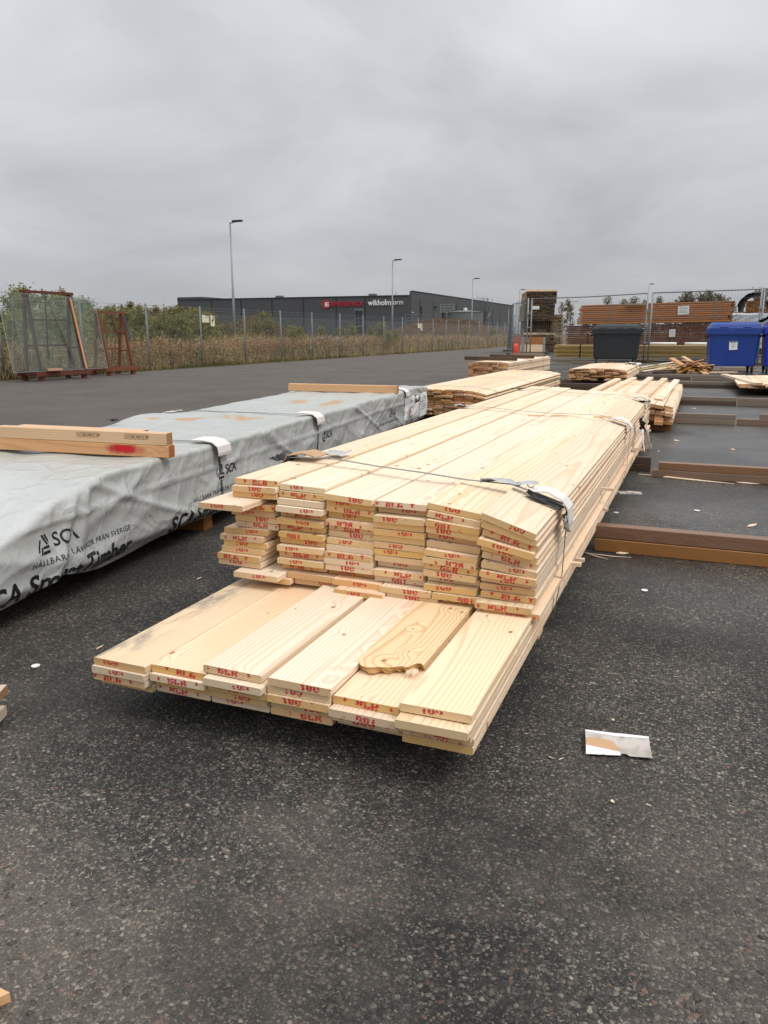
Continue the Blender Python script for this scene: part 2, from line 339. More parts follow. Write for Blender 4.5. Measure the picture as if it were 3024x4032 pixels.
def asphalt():
    t = NT('asphalt'); g = t.n('ShaderNodeNewGeometry').outputs['Position']
    sep = t.n('ShaderNodeSeparateXYZ'); t.l(g, sep.inputs[0]); X, Y = sep.outputs[0], sep.outputs[1]
    warp = t.n('ShaderNodeVectorMath', operation='ADD'); t.l(g, warp.inputs[0])
    nv = t.n('ShaderNodeTexNoise'); t.l(g, nv.inputs['Vector']); nv.inputs['Scale'].default_value = 90; nv.inputs['Detail'].default_value = 2
    t.l(t.scale(nv.outputs['Color'], (0.006, 0.006, 0.0)), warp.inputs[1])
    def cells(sc):
        v = t.n('ShaderNodeTexVoronoi', voronoi_dimensions='2D', feature='F1'); t.l(warp.outputs[0], v.inputs['Vector']); v.inputs['Scale'].default_value = sc
        c = t.n('ShaderNodeSeparateColor'); t.l(v.outputs['Color'], c.inputs[0]); return v.outputs['Distance'], c.outputs
    d1, c1 = cells(104.0); d2, c2 = cells(270.0)
    stone = t.ramp(c1[0], [(0.0, (0.018, 0.018, 0.017)), (0.42, (0.048, 0.045, 0.039)), (0.66, (0.105, 0.096, 0.078)), (0.85, (0.195, 0.170, 0.132)), (0.96, (0.29, 0.26, 0.205)), (1.0, (0.44, 0.40, 0.31))])
    stone = t.mix(t.m('GREATER_THAN', c1[1], 0.955), stone, (0.21, 0.11, 0.075))
    grit = t.ramp(c2[0], [(0.0, (0.009, 0.009, 0.009)), (0.62, (0.034, 0.032, 0.028)), (0.88, (0.10, 0.09, 0.075)), (1.0, (0.30, 0.27, 0.21))])
    edge = t.rng(d1, 0.36, 0.60, 1.0, 0.0, True)
    show = t.m('MULTIPLY', edge, t.rng(c1[2], 0.35, 0.55, 0.0, 1.0))
    col = t.mix(show, grit, stone)
    # broad dusty / damp patches of the yard
    patch = t.noise(g, 0.9, 5, 0.6); broad = t.noise(g, 0.16, 4, 0.55)
    fine = t.noise(g, 7.0, 4, 0.65)
    dn = t.m('ADD', t.m('ADD', t.m('MULTIPLY', t.noise(g, 0.95, 3, 0.5), 0.80), t.m('MULTIPLY', fine, 0.30)), -0.03)
    dust_contact_shade = t.rng(t.m('ADD', Y, t.m('MULTIPLY', t.m('SUBTRACT', broad, 0.5), 1.2)), 1.9, 1.2, 0.25, 1.0, True)  # dust thinned around the stacks; the darker ground doubles as painted contact shade
    dust = t.m('MULTIPLY', t.m('MULTIPLY', t.rng(dn, 0.42, 0.60, 0.0, 1.0, True), dust_contact_shade), 0.66)
    col = t.mix(dust, col, t.mix(0.55, col, (0.235, 0.195, 0.158)))
    damp = t.rng(t.noise(g, 0.75, 4, 0.6), 0.40, 0.58, 0.50, 1.06, True)
    hv = t.n('ShaderNodeHueSaturation'); t.l(col, hv.inputs['Color']); t.l(damp, hv.inputs['Value']); col = hv.outputs[0]
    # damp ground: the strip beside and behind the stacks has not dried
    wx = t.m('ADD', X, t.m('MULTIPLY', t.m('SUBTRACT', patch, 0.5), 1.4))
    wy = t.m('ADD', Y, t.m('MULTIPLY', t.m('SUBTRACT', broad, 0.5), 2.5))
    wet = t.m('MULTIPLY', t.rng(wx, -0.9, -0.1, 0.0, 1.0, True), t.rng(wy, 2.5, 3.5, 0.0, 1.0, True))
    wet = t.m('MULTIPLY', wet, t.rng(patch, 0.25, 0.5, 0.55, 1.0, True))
    road = t.m('MULTIPLY', t.rng(wx, -4.0, -6.5, 0.0, 1.0, True), 1.0)
    col = t.mix(t.m('MULTIPLY', road, 0.62), col, (0.118, 0.098, 0.080))
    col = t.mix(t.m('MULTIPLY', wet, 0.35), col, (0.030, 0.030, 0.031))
    oil = t.m('MULTIPLY', t.rng(t.noise(g, 2.3, 4, 0.6), 0.62, 0.74, 0.0, 1.0, True), 0.5)
    col = t.mix(oil, col, (0.018, 0.018, 0.018))
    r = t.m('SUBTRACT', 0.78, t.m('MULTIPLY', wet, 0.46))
    hgt = t.m('ADD', t.m('MULTIPLY', t.m('MULTIPLY', show, t.rng(d1, 0.0, 0.6, 1.0, 0.0)), 1.0), t.m('MULTIPLY', t.rng(d2, 0.0, 0.6, 1.0, 0.0), 0.4))
    b = t.n('ShaderNodeBump'); b.inputs['Distance'].default_value = 0.006
    t.l(t.m('SUBTRACT', 0.9, t.m('MULTIPLY', wet, 0.62)), b.inputs['Strength']); t.l(hgt, b.inputs['Height']); t.l(b.outputs[0], t.b.inputs['Normal'])
    return t.fin(col, r, 0.45)
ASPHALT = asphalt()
def earth():
    t = NT('rough_ground'); g = t.n('ShaderNodeNewGeometry').outputs['Position']
    a = t.noise(g, 0.5, 6, 0.65); b = t.noise(g, 6.0, 4, 0.6)
    c = t.ramp(t.m('ADD', t.m('MULTIPLY', a, 0.6), t.m('MULTIPLY', b, 0.4)), [(0.3, (0.05, 0.04, 0.022)), (0.5, (0.10, 0.08, 0.04)), (0.7, (0.14, 0.11, 0.055))])
    t.bump(b, 0.8, 0.1); return t.fin(c, 0.95, 0.1)
EARTH = earth()
def soil():
    t = NT('mound_soil'); g = t.n('ShaderNodeNewGeometry').outputs['Position']
    a = t.noise(g, 0.8, 6, 0.65); b = t.noise(g, 5.0, 4, 0.6)
    c = t.ramp(t.m('ADD', t.m('MULTIPLY', a, 0.5), t.m('MULTIPLY', b, 0.5)), [(0.32, (0.035, 0.022, 0.013)), (0.5, (0.075, 0.047, 0.027)), (0.7, (0.12, 0.075, 0.04))])
    t.bump(b, 1.0, 0.15); return t.fin(c, 0.95, 0.1)
SOIL = soil()
STONE = plain('grey_pink_stone', (0.21, 0.165, 0.14), 0.85, sc=2.5, var=0.3, bump=0.5, dirt=(0.09, 0.075, 0.065))
DRYGRASS = leafy('dry_grass', [(0.0, (0.19, 0.13, 0.052)), (0.4, (0.42, 0.30, 0.135)), (0.8, (0.58, 0.44, 0.22)), (1.0, (0.27, 0.24, 0.09))], 0.7, 0.5)
REDWEED = leafy('reddish_weeds', [(0.0, (0.11, 0.06, 0.028)), (0.5, (0.25, 0.135, 0.06)), (1.0, (0.36, 0.22, 0.11))])
GREENWEED = leafy('green_weeds', [(0.0, (0.05, 0.055, 0.018)), (0.5, (0.11, 0.108, 0.032)), (0.85, (0.19, 0.15, 0.05)), (1.0, (0.30, 0.21, 0.06))])
BUSH = leafy('bush_leaves', [(0.0, (0.11, 0.12, 0.036)), (0.5, (0.20, 0.20, 0.06)), (0.85, (0.27, 0.235, 0.065)), (1.0, (0.36, 0.26, 0.07))])
BIRCH = leafy('autumn_leaves', [(0.0, (0.09, 0.08, 0.03)), (0.4, (0.17, 0.125, 0.04)), (0.75, (0.26, 0.155, 0.045)), (1.0, (0.34, 0.19, 0.06))])
FARTREE = leafy('distant_leaves', [(0.0, (0.12, 0.115, 0.085)), (0.5, (0.18, 0.165, 0.115)), (1.0, (0.25, 0.205, 0.135))])
BARK = plain('bark', (0.075, 0.055, 0.04), 0.9, sc=8, var=0.3)

# ------------------------------------------------------------------ ground
def sheet(name, x0, x1, y0, y1, z, mat, label=None):
    o = MB().add([(x0, y0, z), (x1, y0, z), (x1, y1, z), (x0, y1, z)], [(0, 1, 2, 3)]).obj(name, mat)
    return tag(o, label, kind='structure')
sheet('ground', -1200, 1200, -300, 1600, -0.02, EARTH, 'rough grown-over ground beyond the yard')
CURB = -15.35
def yard():
    pts = []
    y = -30.0
    while y < 165: pts.append((CURB + 0.10 * noise.noise(Vector((y * 0.5, 1.3, 0))) + 0.05 * noise.noise(Vector((y * 2.1, 4.3, 0))), y)); y += 0.5
    vs = [(x, y, 0.0) for x, y in pts] + [(70.0, y, 0.0) for x, y in pts]
    n = len(pts); fs = [(i, n + i, n + i + 1, i + 1) for i in range(n - 1)]
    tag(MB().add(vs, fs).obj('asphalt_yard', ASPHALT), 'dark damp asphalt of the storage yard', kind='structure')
yard()
def stones():
    # loose and exposed aggregate close to the camera: flattened pebbles half sunk in the asphalt
    ico = bmesh.new(); bmesh.ops.create_icosphere(ico, subdivisions=1, radius=1.0)
    bv = np.array([v.co[:] for v in ico.verts]); bf = np.array([[v.index for v in f.verts] for f in ico.faces]); ico.free()
    n = 13000
    ang = rng.uniform(R(22 - 32), R(22 + 34), n); d = 0.75 + 3.2 * rng.random(n) ** 1.25
    x = -np.sin(ang) * d; y = np.cos(ang) * d
    s = 0.0020 + 0.0042 * rng.random(n) ** 2.6
    s[rng.random(n) < 0.012] *= 1.7
    V = np.repeat(bv[None], n, 0) * (1 + 0.28 * rng.standard_normal((n, len(bv), 1)))
    V *= np.stack([s * rng.uniform(.8, 1.5, n), s * rng.uniform(.7, 1.1, n), s * rng.uniform(.35, .6, n)], 1)[:, None, :]
    a = rng.uniform(0, 6.28, n); c, sn = np.cos(a)[:, None], np.sin(a)[:, None]
    X = V[..., 0] * c - V[..., 1] * sn; Y = V[..., 0] * sn + V[..., 1] * c
    V = np.stack([X + x[:, None], Y + y[:, None], V[..., 2] - 0.0002], -1).reshape(-1, 3)
    F = (bf[None] + (np.arange(n) * len(bv))[:, None, None]).reshape(-1, 3)
    m = leafy('aggregate', [(0.0, (0.09, 0.084, 0.074)), (0.40, (0.115, 0.105, 0.088)), (0.66, (0.155, 0.138, 0.11)), (0.84, (0.25, 0.225, 0.18)), (0.90, (0.20, 0.115, 0.08)), (0.94, (0.24, 0.17, 0.12)), (1.0, (0.46, 0.42, 0.33))], 0.6)
    o = put('loose_gravel', np_mesh('loose_gravel', V, F, m)); tag(o, 'small stones bedded in and loose on the asphalt', 'gravel', kind='stuff')
stones()

# ------------------------------------------------------------------ far building with its lettering
def warehouse():
    X1, X0, Y0, Y1, H, HP = -64.5, -131.0, 176.5, 280.0, 9.72, 10.75
    t = thing('warehouse', 'long charcoal warehouse with red and white company names on its front', 'warehouse', (X1, Y0, 0))
    L = lambda x, y, z: (x - X1, y - Y0, z)
    MB().box(L((X0 + X1) / 2, (Y0 + Y1) / 2 - 0, H / 2), (X1 - X0, Y1 - Y0, H)).obj('wall', FACADE, t)
    # raised gable parapet along the side, falling away with the roof pitch
    p = MB(); p.add([L(X1 + .02, Y0 - .02, H - 1.2), L(X1 + .02, Y1, H - 1.2), L(X1 + .02, Y1, HP), L(X1 + .02, Y0 - .02, HP), L(X1 - .5, Y0 - .02, H - 1.2), L(X1 - .5, Y1, H - 1.2), L(X1 - .5, Y1, HP), L(X1 - .5, Y0 - .02, HP)],
          [(0, 1, 2, 3), (7, 6, 5, 4), (3, 2, 6, 7), (0, 3, 7, 4), (1, 5, 6, 2)]); p.obj('parapet', FACADE, t)
    MB().box(L((X0 + X1) / 2 - .3, Y0 - .06, H + .06), (X1 - X0 - .5, .18, .22)).obj('roof_edge', FACADE_DK, t)
    MB().box(L(X1 + .06, (Y0 + Y1) / 2, HP + .05), (.18, Y1 - Y0, .16)).obj('roof_edge', FACADE_DK, t)
    MB().box(L(X0 + 4, Y0 + 6, H + .35), (8, 12, .7)).obj('roof_upstand', FACADE, t)
    for u in (838, 953, 1074, 1197, 1325, 1438):      # vertical joints between the cladding bays of the front
        d = _ray(u, 1300); k = (Y0 - .03) / d.y; x = d.x * k
        MB().box(L(x, Y0 - .03, H / 2), (.28, .08, H - .1)).obj('cladding_joint', FACADE_DK, t)
    for k in range(9):
        y = Y0 + 6 + k * 10.2
        MB().box(L(X1 + .03, y, (H - .6) / 2), (.08, .20 if k % 3 else .4, H - .6)).obj('cladding_joint', FACADE_DK, t)
    for k in range(4): MB().box(L(X1 + .2, Y0 + 18 + k * 12, 7.6), (.4, .9, .4)).obj('vent_hood', FACADE_DK, t)
    def onf(u, v):
        d = _ray(u, v); k = Y0 / d.y; return Vector((d.x * k, Y0, CAM_H + d.z * k))
    # tall window by the joint
    a, b = onf(1398, 1221), onf(1430, 1312)
    w = MB(); cxm = (a.x + b.x) / 2; wd = abs(b.x - a.x)
    w.box(L(cxm, Y0 - .06, (a.z + .6) / 2 + .2), (wd + .25, .14, a.z + .25 - .6)); fr = w.obj('window', GALV, t)
    gl = NT('dark_glass').fin((0.015, 0.017, 0.018), 0.08, 0.6)
    for i in range(2):
        for j in range(3):
            hh = (a.z - .7) / 3
            MB().box(L(cxm + (i - .5) * wd * .48, Y0 - .14, .75 + hh * (j + .5)), (wd * .43, .06, hh - .22)).obj('pane', gl, fr)
    # lettering (front faces -Y)
    def letters(name, body, u0, v0, u1, capv, mat, bold, shear=0.0):
        p0, p1, top = onf(u0, v0), onf(u1, v0), onf(u0, capv)
        me = text_mesh(body, 1.0, mat, bold=bold, extrude=0.06)
        xs = [v.co.x for v in me.vertices]; ys = [v.co.y for v in me.vertices]
        sx = (p1.x - p0.x) / (max(xs) - min(xs)); sy = (top.z - p0.z) / (max(ys) - min(ys))
        for v in me.vertices: v.co = (v.co.x * sx - min(xs) * sx, v.co.y * sy - min(ys) * sy, v.co.z * 1.2)
        o = put(name, me, t, L(p0.x, Y0 - .16, p0.z), (R(90), 0, 0)); return o
    letters('sign_lettering', 'XPRESSPACK', 1300, 1207, 1434, 1189, SIGN_RED, 0.016)
    letters('sign_lettering', 'wikholm', 1450, 1203, 1541, 1181, SIGN_WHITE, 0.022)
    letters('sign_lettering', 'form', 1543, 1200, 1588, 1180, SIGN_WHITE, 0.0)
    c, e = onf(1285, 1199), onf(1270, 1199); rr = abs(c.x - e.x)
    disc = MB(); disc.prism([(math.cos(k * PI / 16) * rr, math.sin(k * PI / 16) * rr) for k in range(32)], -.06, .06)
    disc.obj('sign_disc', SIGN_RED, t, L(c.x, Y0 - .16, c.z), (R(90), 0, 0))
    letters('sign_letter', 'E', 1282, 1207, 1297, 1191, SIGN_WHITE, 0.03).location.y -= .10
    for u, v in ((780 + 302, 1177), (1452, 1167)): 
        q = onf(u, v); MB().box(L(q.x, Y0 + 2.5, H + .35), (1.6, 1.6, .7)).obj('roof_vent', TANK, t)
    q = onf(1541, 1160); MB().tube([L(q.x, Y0 + 3, H), L(q.x, Y0 + 3, H + 1.2)], .06, 6).obj('roof_mast', GALV, t)
    # outside stair with landings on the side wall, rails on the roof
    s = far(1962, 1190, 238)
    st = MB()
    bx, by = X1 + 1.0, Y0 + 66
    for k in range(4):
        st.box(L(bx, by + (k % 2) * 4.5 - 2, 1.4 + k * 2.1), (1.6, 1.6, .12))
        st.bar(L(bx + .7, by - 2 + (k % 2) * 4.5, 1.4 + k * 2.1), L(bx + .7, by + 2.5 - (k % 2) * 4.5, 3.5 + k * 2.1), .25, .3)
        st.bar(L(bx + .8, by - 2 + (k % 2) * 4.5, 2.4 + k * 2.1), L(bx + .8, by + 2.5 - (k % 2) * 4.5, 4.5 + k * 2.1), .07)
    for dx in (-.6, .8):
        for dy in (-2.7, 3.2): st.bar(L(bx + dx, by + dy, 0), L(bx + dx, by + dy, HP + 1), .1)
    st.obj('fire_stair', GALV, t)
    rl = MB()
    for z in (.55, 1.1): rl.bar(L(X1 + .1, by - 8, HP + z), L(X1 + .1, by + 6, HP + z), .07); rl.bar(L(X1 - 6, by + 6, HP + z), L(X1 + .1, by + 6, HP + z), .07)
    for k in range(8): rl.bar(L(X1 + .1, by - 8 + 2 * k, HP), L(X1 + .1, by - 8 + 2 * k, HP + 1.1), .06)
    rl.obj('roof_railing', GALV_LT, t)
    MB().box(L(X1 + .12, Y0 + .5, 5.9), (.3, .3, .25)).obj('wall_lamp', SIGN_WHITE, t)
    for u, v in ((1938, 1265),): MB().box(L(X1 + .08, Y0 + 56, 3.0), (.1, 2.2, 1.5)).obj('wall_sign', WHITE, t)
warehouse()
def tank():
    a = far(1764, 1231, 152); b = far(1901, 1231, 152); c = (a + b) / 2; r = (b - a).length / 2; h = a.z
    t = thing('storage_tank', 'grey cylindrical tank with a railed platform beside the warehouse', 'tank', (c.x, c.y, 0))
    MB().tube([(0, 0, 0), (0, 0, h)], r, 40).obj('shell', TANK, t, smooth=False)
    MB().tube([(0, 0, h), (0, 0, h + .12), (0, 0, h + .45)], [r + .08, r + .08, .2], 40).obj('roof', TANK, t)
    MB().tube([(0, 0, h + .4), (0, 0, h + .9)], .35, 10).obj('roof_vent', SIGN_WHITE, t)
    pl = MB(); v = Vector((-math.cos(_ya), -math.sin(_ya), 0)) * (r - .3)
    pl.box((v.x, v.y - 1, h + .05), (2.6, 1.2, .1))
    for dx in (-1.3, -.4, .5, 1.3): pl.bar((v.x + dx, v.y - 1.6, h), (v.x + dx, v.y - 1.6, h + 1.5), .08)
    for z in (.5, 1.0, 1.5): pl.bar((v.x - 1.3, v.y - 1.6, h + z), (v.x + 1.3, v.y - 1.6, h + z), .08)
    pl.obj('platform', GALV_LT, t)
    MB().bar((v.x - .9, v.y - 1.2, 0), (v.x - .9, v.y - 1.2, h), .35).obj('ladder', FACADE_DK, t)
tank()
def low_platform():
    a = far(1663, 1262, 165)
    t = thing('steel_platform', 'low railed steel platform in front of the warehouse side wall', 'platform', (a.x, a.y, 0))
    m = MB(); m.box((0, 0, a.z), (7, 2, .2))
    for k in range(5): m.bar((-3.5 + 1.75 * k, -1, 0 if k in (0, 4) else a.z), (-3.5 + 1.75 * k, -1, a.z + 1.2), .09)
    for z in (.6, 1.2): m.bar((-3.5, -1, a.z + z), (3.5, -1, a.z + z), .08)
    m.obj('deck', GALV, t); MB().tube([(-.3, 0, a.z), (-.3, 0, a.z + 2.9)], .22, 8).obj('stack_pipe', FACADE_DK, t)
low_platform()

# ------------------------------------------------------------------ street lamps
def lamps():
    data = [(-31.4, 48.8, 8.68, 'tallest of the street lamps, beyond the mesh fence by the pale gate signs'),
            (-31.5, 80.2, 8.7, 'street lamp standing across the wikholm lettering of the warehouse'),
            (-31.4, 111.5, 8.72, 'street lamp in front of the grey tank'),
            (-31.4, 142.7, 8.74, 'street lamp whose arm shows beside the tall dark lumber tower'),
            (-30.6, 201.4, 8.75, 'small distant street lamp between the dark lumber tower and the brown packs')]
    pole = MB().tube([(0, 0, 0), (0, 0, 4.2), (0, 0, 4.25), (0, 0, 8.62)], [.10, .085, .07, .055], 10).mesh('pole', GALV_LT, True)
    arm = MB(); arm.bar((-.05, 0, 8.6), (.55, -.1, 8.66), .06); arm = arm.mesh('arm', GALV)
    hd = MB(); hd.prism([(.28, -.2), (1.0, -.24), (1.06, -.02), (.30, .05)], 8.64, 8.76); hd = hd.mesh('lamp_head', FACADE_DK)
    for x, y, h, lab in data:
        t = thing('street_lamp', lab, 'street lamp', (x, y, 0), 0, 'street lamps along the road'); t.scale = (1, 1, h / 8.68)
        put('pole', pole, t); put('arm', arm, t); put('lamp_head', hd, t)
    for x, y, h, lab in ((-8.7, 133.5, 8.7, 'distant lamp on a thin post behind the temporary fence joint'), (-9.7, 179.5, 9.5, 'smallest distant lamp post, above the brown boards by the fence')):
        t = thing('street_lamp', lab, 'street lamp', (x, y, 0), R(60), 'street lamps along the road'); t.scale = (1, 1, h / 8.68)
        put('pole', pole, t); put('arm', arm, t); put('lamp_head', hd, t)
lamps()

# ------------------------------------------------------------------ mounds, rock piles
def mound(name, cx, cy, rx, ry, h, seed, label):
    V = []; n, m = 48, 24
    for j in range(m + 1):
        rr = j / m
        for i in range(n):
            a = 2 * PI * i / n
            w = 1 + .18 * noise.noise(Vector((math.cos(a) * 1.5, math.sin(a) * 1.5, seed)))
            x, y = math.cos(a) * rr * rx * w, math.sin(a) * rr * ry * w
            z = h * (1 - rr ** 1.7) * (1 + .3 * noise.noise(Vector((x * .35, y * .35, seed)))) + .22 * noise.noise(Vector((x * 1.3, y * 1.3, seed))) * (1 - rr)
            V.append((x, y, max(z, -.1) if rr < .98 else -.15))
    F = [(j * n + i, j * n + (i + 1) % n, (j + 1) * n + (i + 1) % n, (j + 1) * n + i) for j in range(m) for i in range(n)]
    o = MB().add(V, F).obj(name, SOIL, None, (cx, cy, 0), smooth=True); tag(o, label, kind='structure'); return V
MA = mound('earth_mound', -33.0, 53.5, 5.6, 5.0, 1.80, 3.1, 'soil mound grown over with brown weeds behind the fence')
MB_ = mound('earth_mound', -29.0, 92.5, 10.8, 8.0, 2.75, 7.7, 'long bare brown soil heap in front of the tank')
MC = mound('earth_mound', -33.5, 24.5, 9.0, 8.0, 1.7, 5.5, 'grassy bank behind the glass racks')
def rock_mesh(seed):
    bm = bmesh.new(); bmesh.ops.create_icosphere(bm, subdivisions=1 if seed < 5 else 2, radius=1.0)
    for v in bm.verts:
        p = v.co.copy(); k = 1 + .6 * noise.noise(p * 1.1 + Vector((seed, 0, 0))) + .2 * noise.noise(p * 2.7 + Vector((0, seed, 0)))
        v.co = Vector((round(p.x * k * 3) / 3 * .6 + p.x * k * .4, round(p.y * k * 3) / 3 * .6 + p.y * k * .4, p.z * k * .75))
    me = bpy.data.meshes.new('rock'); bm.to_mesh(me); bm.free(); me.materials.append(STONE); return me
ROCKS = [rock_mesh(s) for s in (1.3, 4.7, 8.1, 12.9)]
def rock_pile(cx, cy, w, h, n, label, seed):
    rd = random.Random(seed); t = thing('rock_pile', label, 'rock pile', (cx, cy, 0), 0)
    for k in range(n):
        u = rd.uniform(-1, 1); top = h * (1 - abs(u) ** 1.6); z = rd.uniform(0.0, 1.0) ** .8 * top
        s = rd.uniform(.10, .30) * (1.15 - .3 * z / h)
        put('rock', ROCKS[k % 4], t, (u * w / 2 * .93 + 0.0, rd.uniform(-.8, .8) + .35 * u, z), (rd.uniform(-.4, .4), rd.uniform(-.4, .4), rd.uniform(0, 6)), (s * rd.uniform(1, 1.7), s, s * rd.uniform(.6, .95)))
rock_pile(-26.2, 35.2, 2.6, 1.20, 110, 'heap of broken pinkish rocks in the dry weeds behind the fence', 3)
rock_pile(-29.0, 32.4, 1.6, .55, 30, 'low spill of grey rocks beside the bigger rock heap', 9)
rock_pile(-22.6, 46.6, 1.7, 1.0, 50, 'small rock heap in the weeds below the red company name', 5)

# ------------------------------------------------------------------ weeds and grass
def blades(name, n, area, hr, wr, lean, mat, label, cat, dens=None):
    x = rng.uniform(area[0], area[1], n); y = rng.uniform(area[2] ** .5, area[3] ** .5, n) ** 2
    if dens is not None:
        cl = np.array([noise.noise(Vector((a * .55, b * .30, dens))) for a, b in zip(x, y)]); keep = cl > rng.uniform(-.75, .35, n); x, y, cl = x[keep], y[keep], cl[keep]
    else: cl = np.zeros(n)
    n = len(x); h = rng.uniform(hr[0], hr[1], n) * (1 + .9 * np.clip(cl, -.4, .6)); w = rng.uniform(wr[0], wr[1], n); h *= np.clip((area[1] - x) / .5, .35, 1)
    a = rng.uniform(0, 6.28, n); lx, ly = lean * h * rng.standard_normal(n) * .6, lean * h * rng.standard_normal(n) * .6
    ca, sa = np.cos(a) * w, np.sin(a) * w
    z0 = np.full(n, -.03)
    P = np.stack([np.stack([x - ca, y - sa, z0], 1), np.stack([x + ca, y + sa, z0], 1),
                  np.stack([x + lx * .45 + ca * .8, y + ly * .45 + sa * .8, h * .6], 1), np.stack([x + lx * .45 - ca * .8, y + ly * .45 - sa * .8, h * .6], 1),
                  np.stack([x + lx + ca * .15, y + ly + sa * .15, h], 1), np.stack([x + lx - ca * .15, y + ly - sa * .15, h], 1)], 1)
    F = (np.array([[0, 1, 2, 3], [3, 2, 4, 5]])[None] + (np.arange(n) * 6)[:, None, None]).reshape(-1, 4)
    o = put(name, np_mesh(name, P.reshape(-1, 3), F, mat)); return tag(o, label, cat, kind='stuff')
def leaves_on(name, pts, per, size, spread, mat, label, cat):
    pts = np.asarray(pts); n = len(pts) * per
    c = np.repeat(pts, per, 0) + rng.standard_normal((n, 3)) * np.array(spread); c[:, 2] = np.abs(c[:, 2])
    P, F = leaf_quads(c, size)
    o = put(name, np_mesh(name, P, F, mat)); return tag(o, label, cat, kind='stuff')
def leaf_quads(c, size):
    n = len(c); s = rng.uniform(.6, 1.4, n) * size
    u = rng.standard_normal((n, 3)); u /= np.linalg.norm(u, axis=1)[:, None]
    w = rng.standard_normal((n, 3)); w -= (w * u).sum(1)[:, None] * u; w /= np.linalg.norm(w, axis=1)[:, None]
    u = u * s[:, None]; w = w * (s * .6)[:, None]
    P = np.stack([c - u, c + w, c + u, c - w], 1).reshape(-1, 3); F = np.arange(n * 4).reshape(-1, 4); return P, F
E0 = CURB - .05
def stalk_clumps(name, n, area, hr, mat, label, dens):
    """Clumps of upright stalks with leaves and seed heads."""
    P = []; tot = 0
    x = rng.uniform(area[0], area[1], n); y = rng.uniform(area[2] ** .5, area[3] ** .5, n) ** 2
    ok = np.array([noise.noise(Vector((a * .7, b * .25, dens))) > -.05 for a, b in zip(x, y)]); x, y = x[ok], y[ok]; n = len(x)
    h = rng.uniform(hr[0], hr[1], n); per = 16
    i = np.repeat(np.arange(n), per); f = rng.uniform(.15, 1.0, len(i)); c = np.stack([x[i], y[i], h[i] * f], 1); c[:, :2] += rng.standard_normal((len(i), 2)) * .035 * (1.2 - f)[:, None]
    A, F = leaf_quads(c, .042)
    lx, ly = rng.normal(0, .05, n), rng.normal(0, .05, n); w = .006
    S = np.stack([np.stack([x - w, y, np.full(n, -.02)], 1), np.stack([x + w, y, np.full(n, -.02)], 1), np.stack([x + lx + w * .5, y + ly, h], 1), np.stack([x + lx - w * .5, y + ly, h], 1)], 1).reshape(-1, 3)
    V = np.concatenate([A, S]); F = np.concatenate([F, np.arange(4 * n).reshape(-1, 4) + len(A)])
    return tag(put(name, np_mesh(name, V, F, mat)), label, 'weeds', kind='stuff')
stalk_clumps('tall_weeds', 1500, (-19, E0 - .35, 12, 85), (.5, 1.05), DRYGRASS, 'tall straw-coloured weed stalks with seed heads', 3.3)
stalk_clumps('dock_stalks', 1300, (-18.5, E0 - .4, 14, 90), (.45, .95), REDWEED, 'upright rust-brown dock stalks', 12.7)
stalk_clumps('leafy_stalks', 1300, (-19.5, E0 - .25, 10, 95), (.3, .8), GREENWEED, 'leafy yellow-green herb stalks', 31.9)
blades('dry_grass', 38000, (-23, E0, 8, 70), (.18, .62), (.006, .016), .5, DRYGRASS, 'dry straw-coloured grass along the fence', 'grass', 2.2)
blades('dry_grass_far', 26000, (-34, E0, 40, 150), (.3, .75), (.012, .03), .5, DRYGRASS, 'dry grass of the field beyond the fence', 'grass', 9.2)
blades('short_grass', 16000, (-16.6, E0 + .25, 8, 60), (.04, .14), (.005, .012), .6, GREENWEED, 'short green grass at the asphalt edge', 'grass', 4.4)
blades('field_grass', 20000, (-46, -22, 12, 60), (.3, .9), (.01, .026), .5, DRYGRASS, 'tall dry grass of the field behind the fence', 'grass', 6.1)
def weed_pts(n, area, hmax, dens):
    out = []
    while len(out) < n:
        x = random.uniform(area[0], area[1]); y = random.uniform(area[2] ** .5, area[3] ** .5) ** 2
        if noise.noise(Vector((x * .5, y * .22, dens))) > random.uniform(-.5, .5): out.append((x, y, random.uniform(.1, hmax)))
    return out
leaves_on('red_weeds', weed_pts(3000, (-19, E0 - .5, 18, 75), .78, 1.7), 9, .035, (.10, .10, .12), REDWEED, 'rusty brown dock and willowherb weeds', 'weeds')
leaves_on('green_weeds', weed_pts(2600, (-20, E0 - .2, 9, 90), .55, 8.3), 10, .035, (.12, .12, .10), GREENWEED, 'yellow-green leafy weeds along the fence foot', 'weeds')
leaves_on('bank_weeds', [(-33.5 + v[0], 24.5 + v[1], v[2] + .1) for v in MC for _ in (0, 1, 2)], 5, .07, (.4, .4, .2), GREENWEED, 'green and brown weeds covering the grassy bank', 'weeds')
leaves_on('mound_weeds', [(-33.0 + v[0], 53.5 + v[1], v[2]) for v in MA for _ in (0, 1, 2)], 6, .07, (.3, .3, .22), leafy('withered_weeds', [(0, (.09, .065, .03)), (.5, (.17, .125, .055)), (1, (.25, .19, .09))]), 'brown withered weeds on the soil mound', 'weeds')
leaves_on('heap_weeds', [(-29.0 + v[0], 92.5 + v[1], v[2] - .15) for v in MB_], 6, .09, (.5, .5, .15), REDWEED, 'thin brown weeds on the long soil heap', 'weeds')

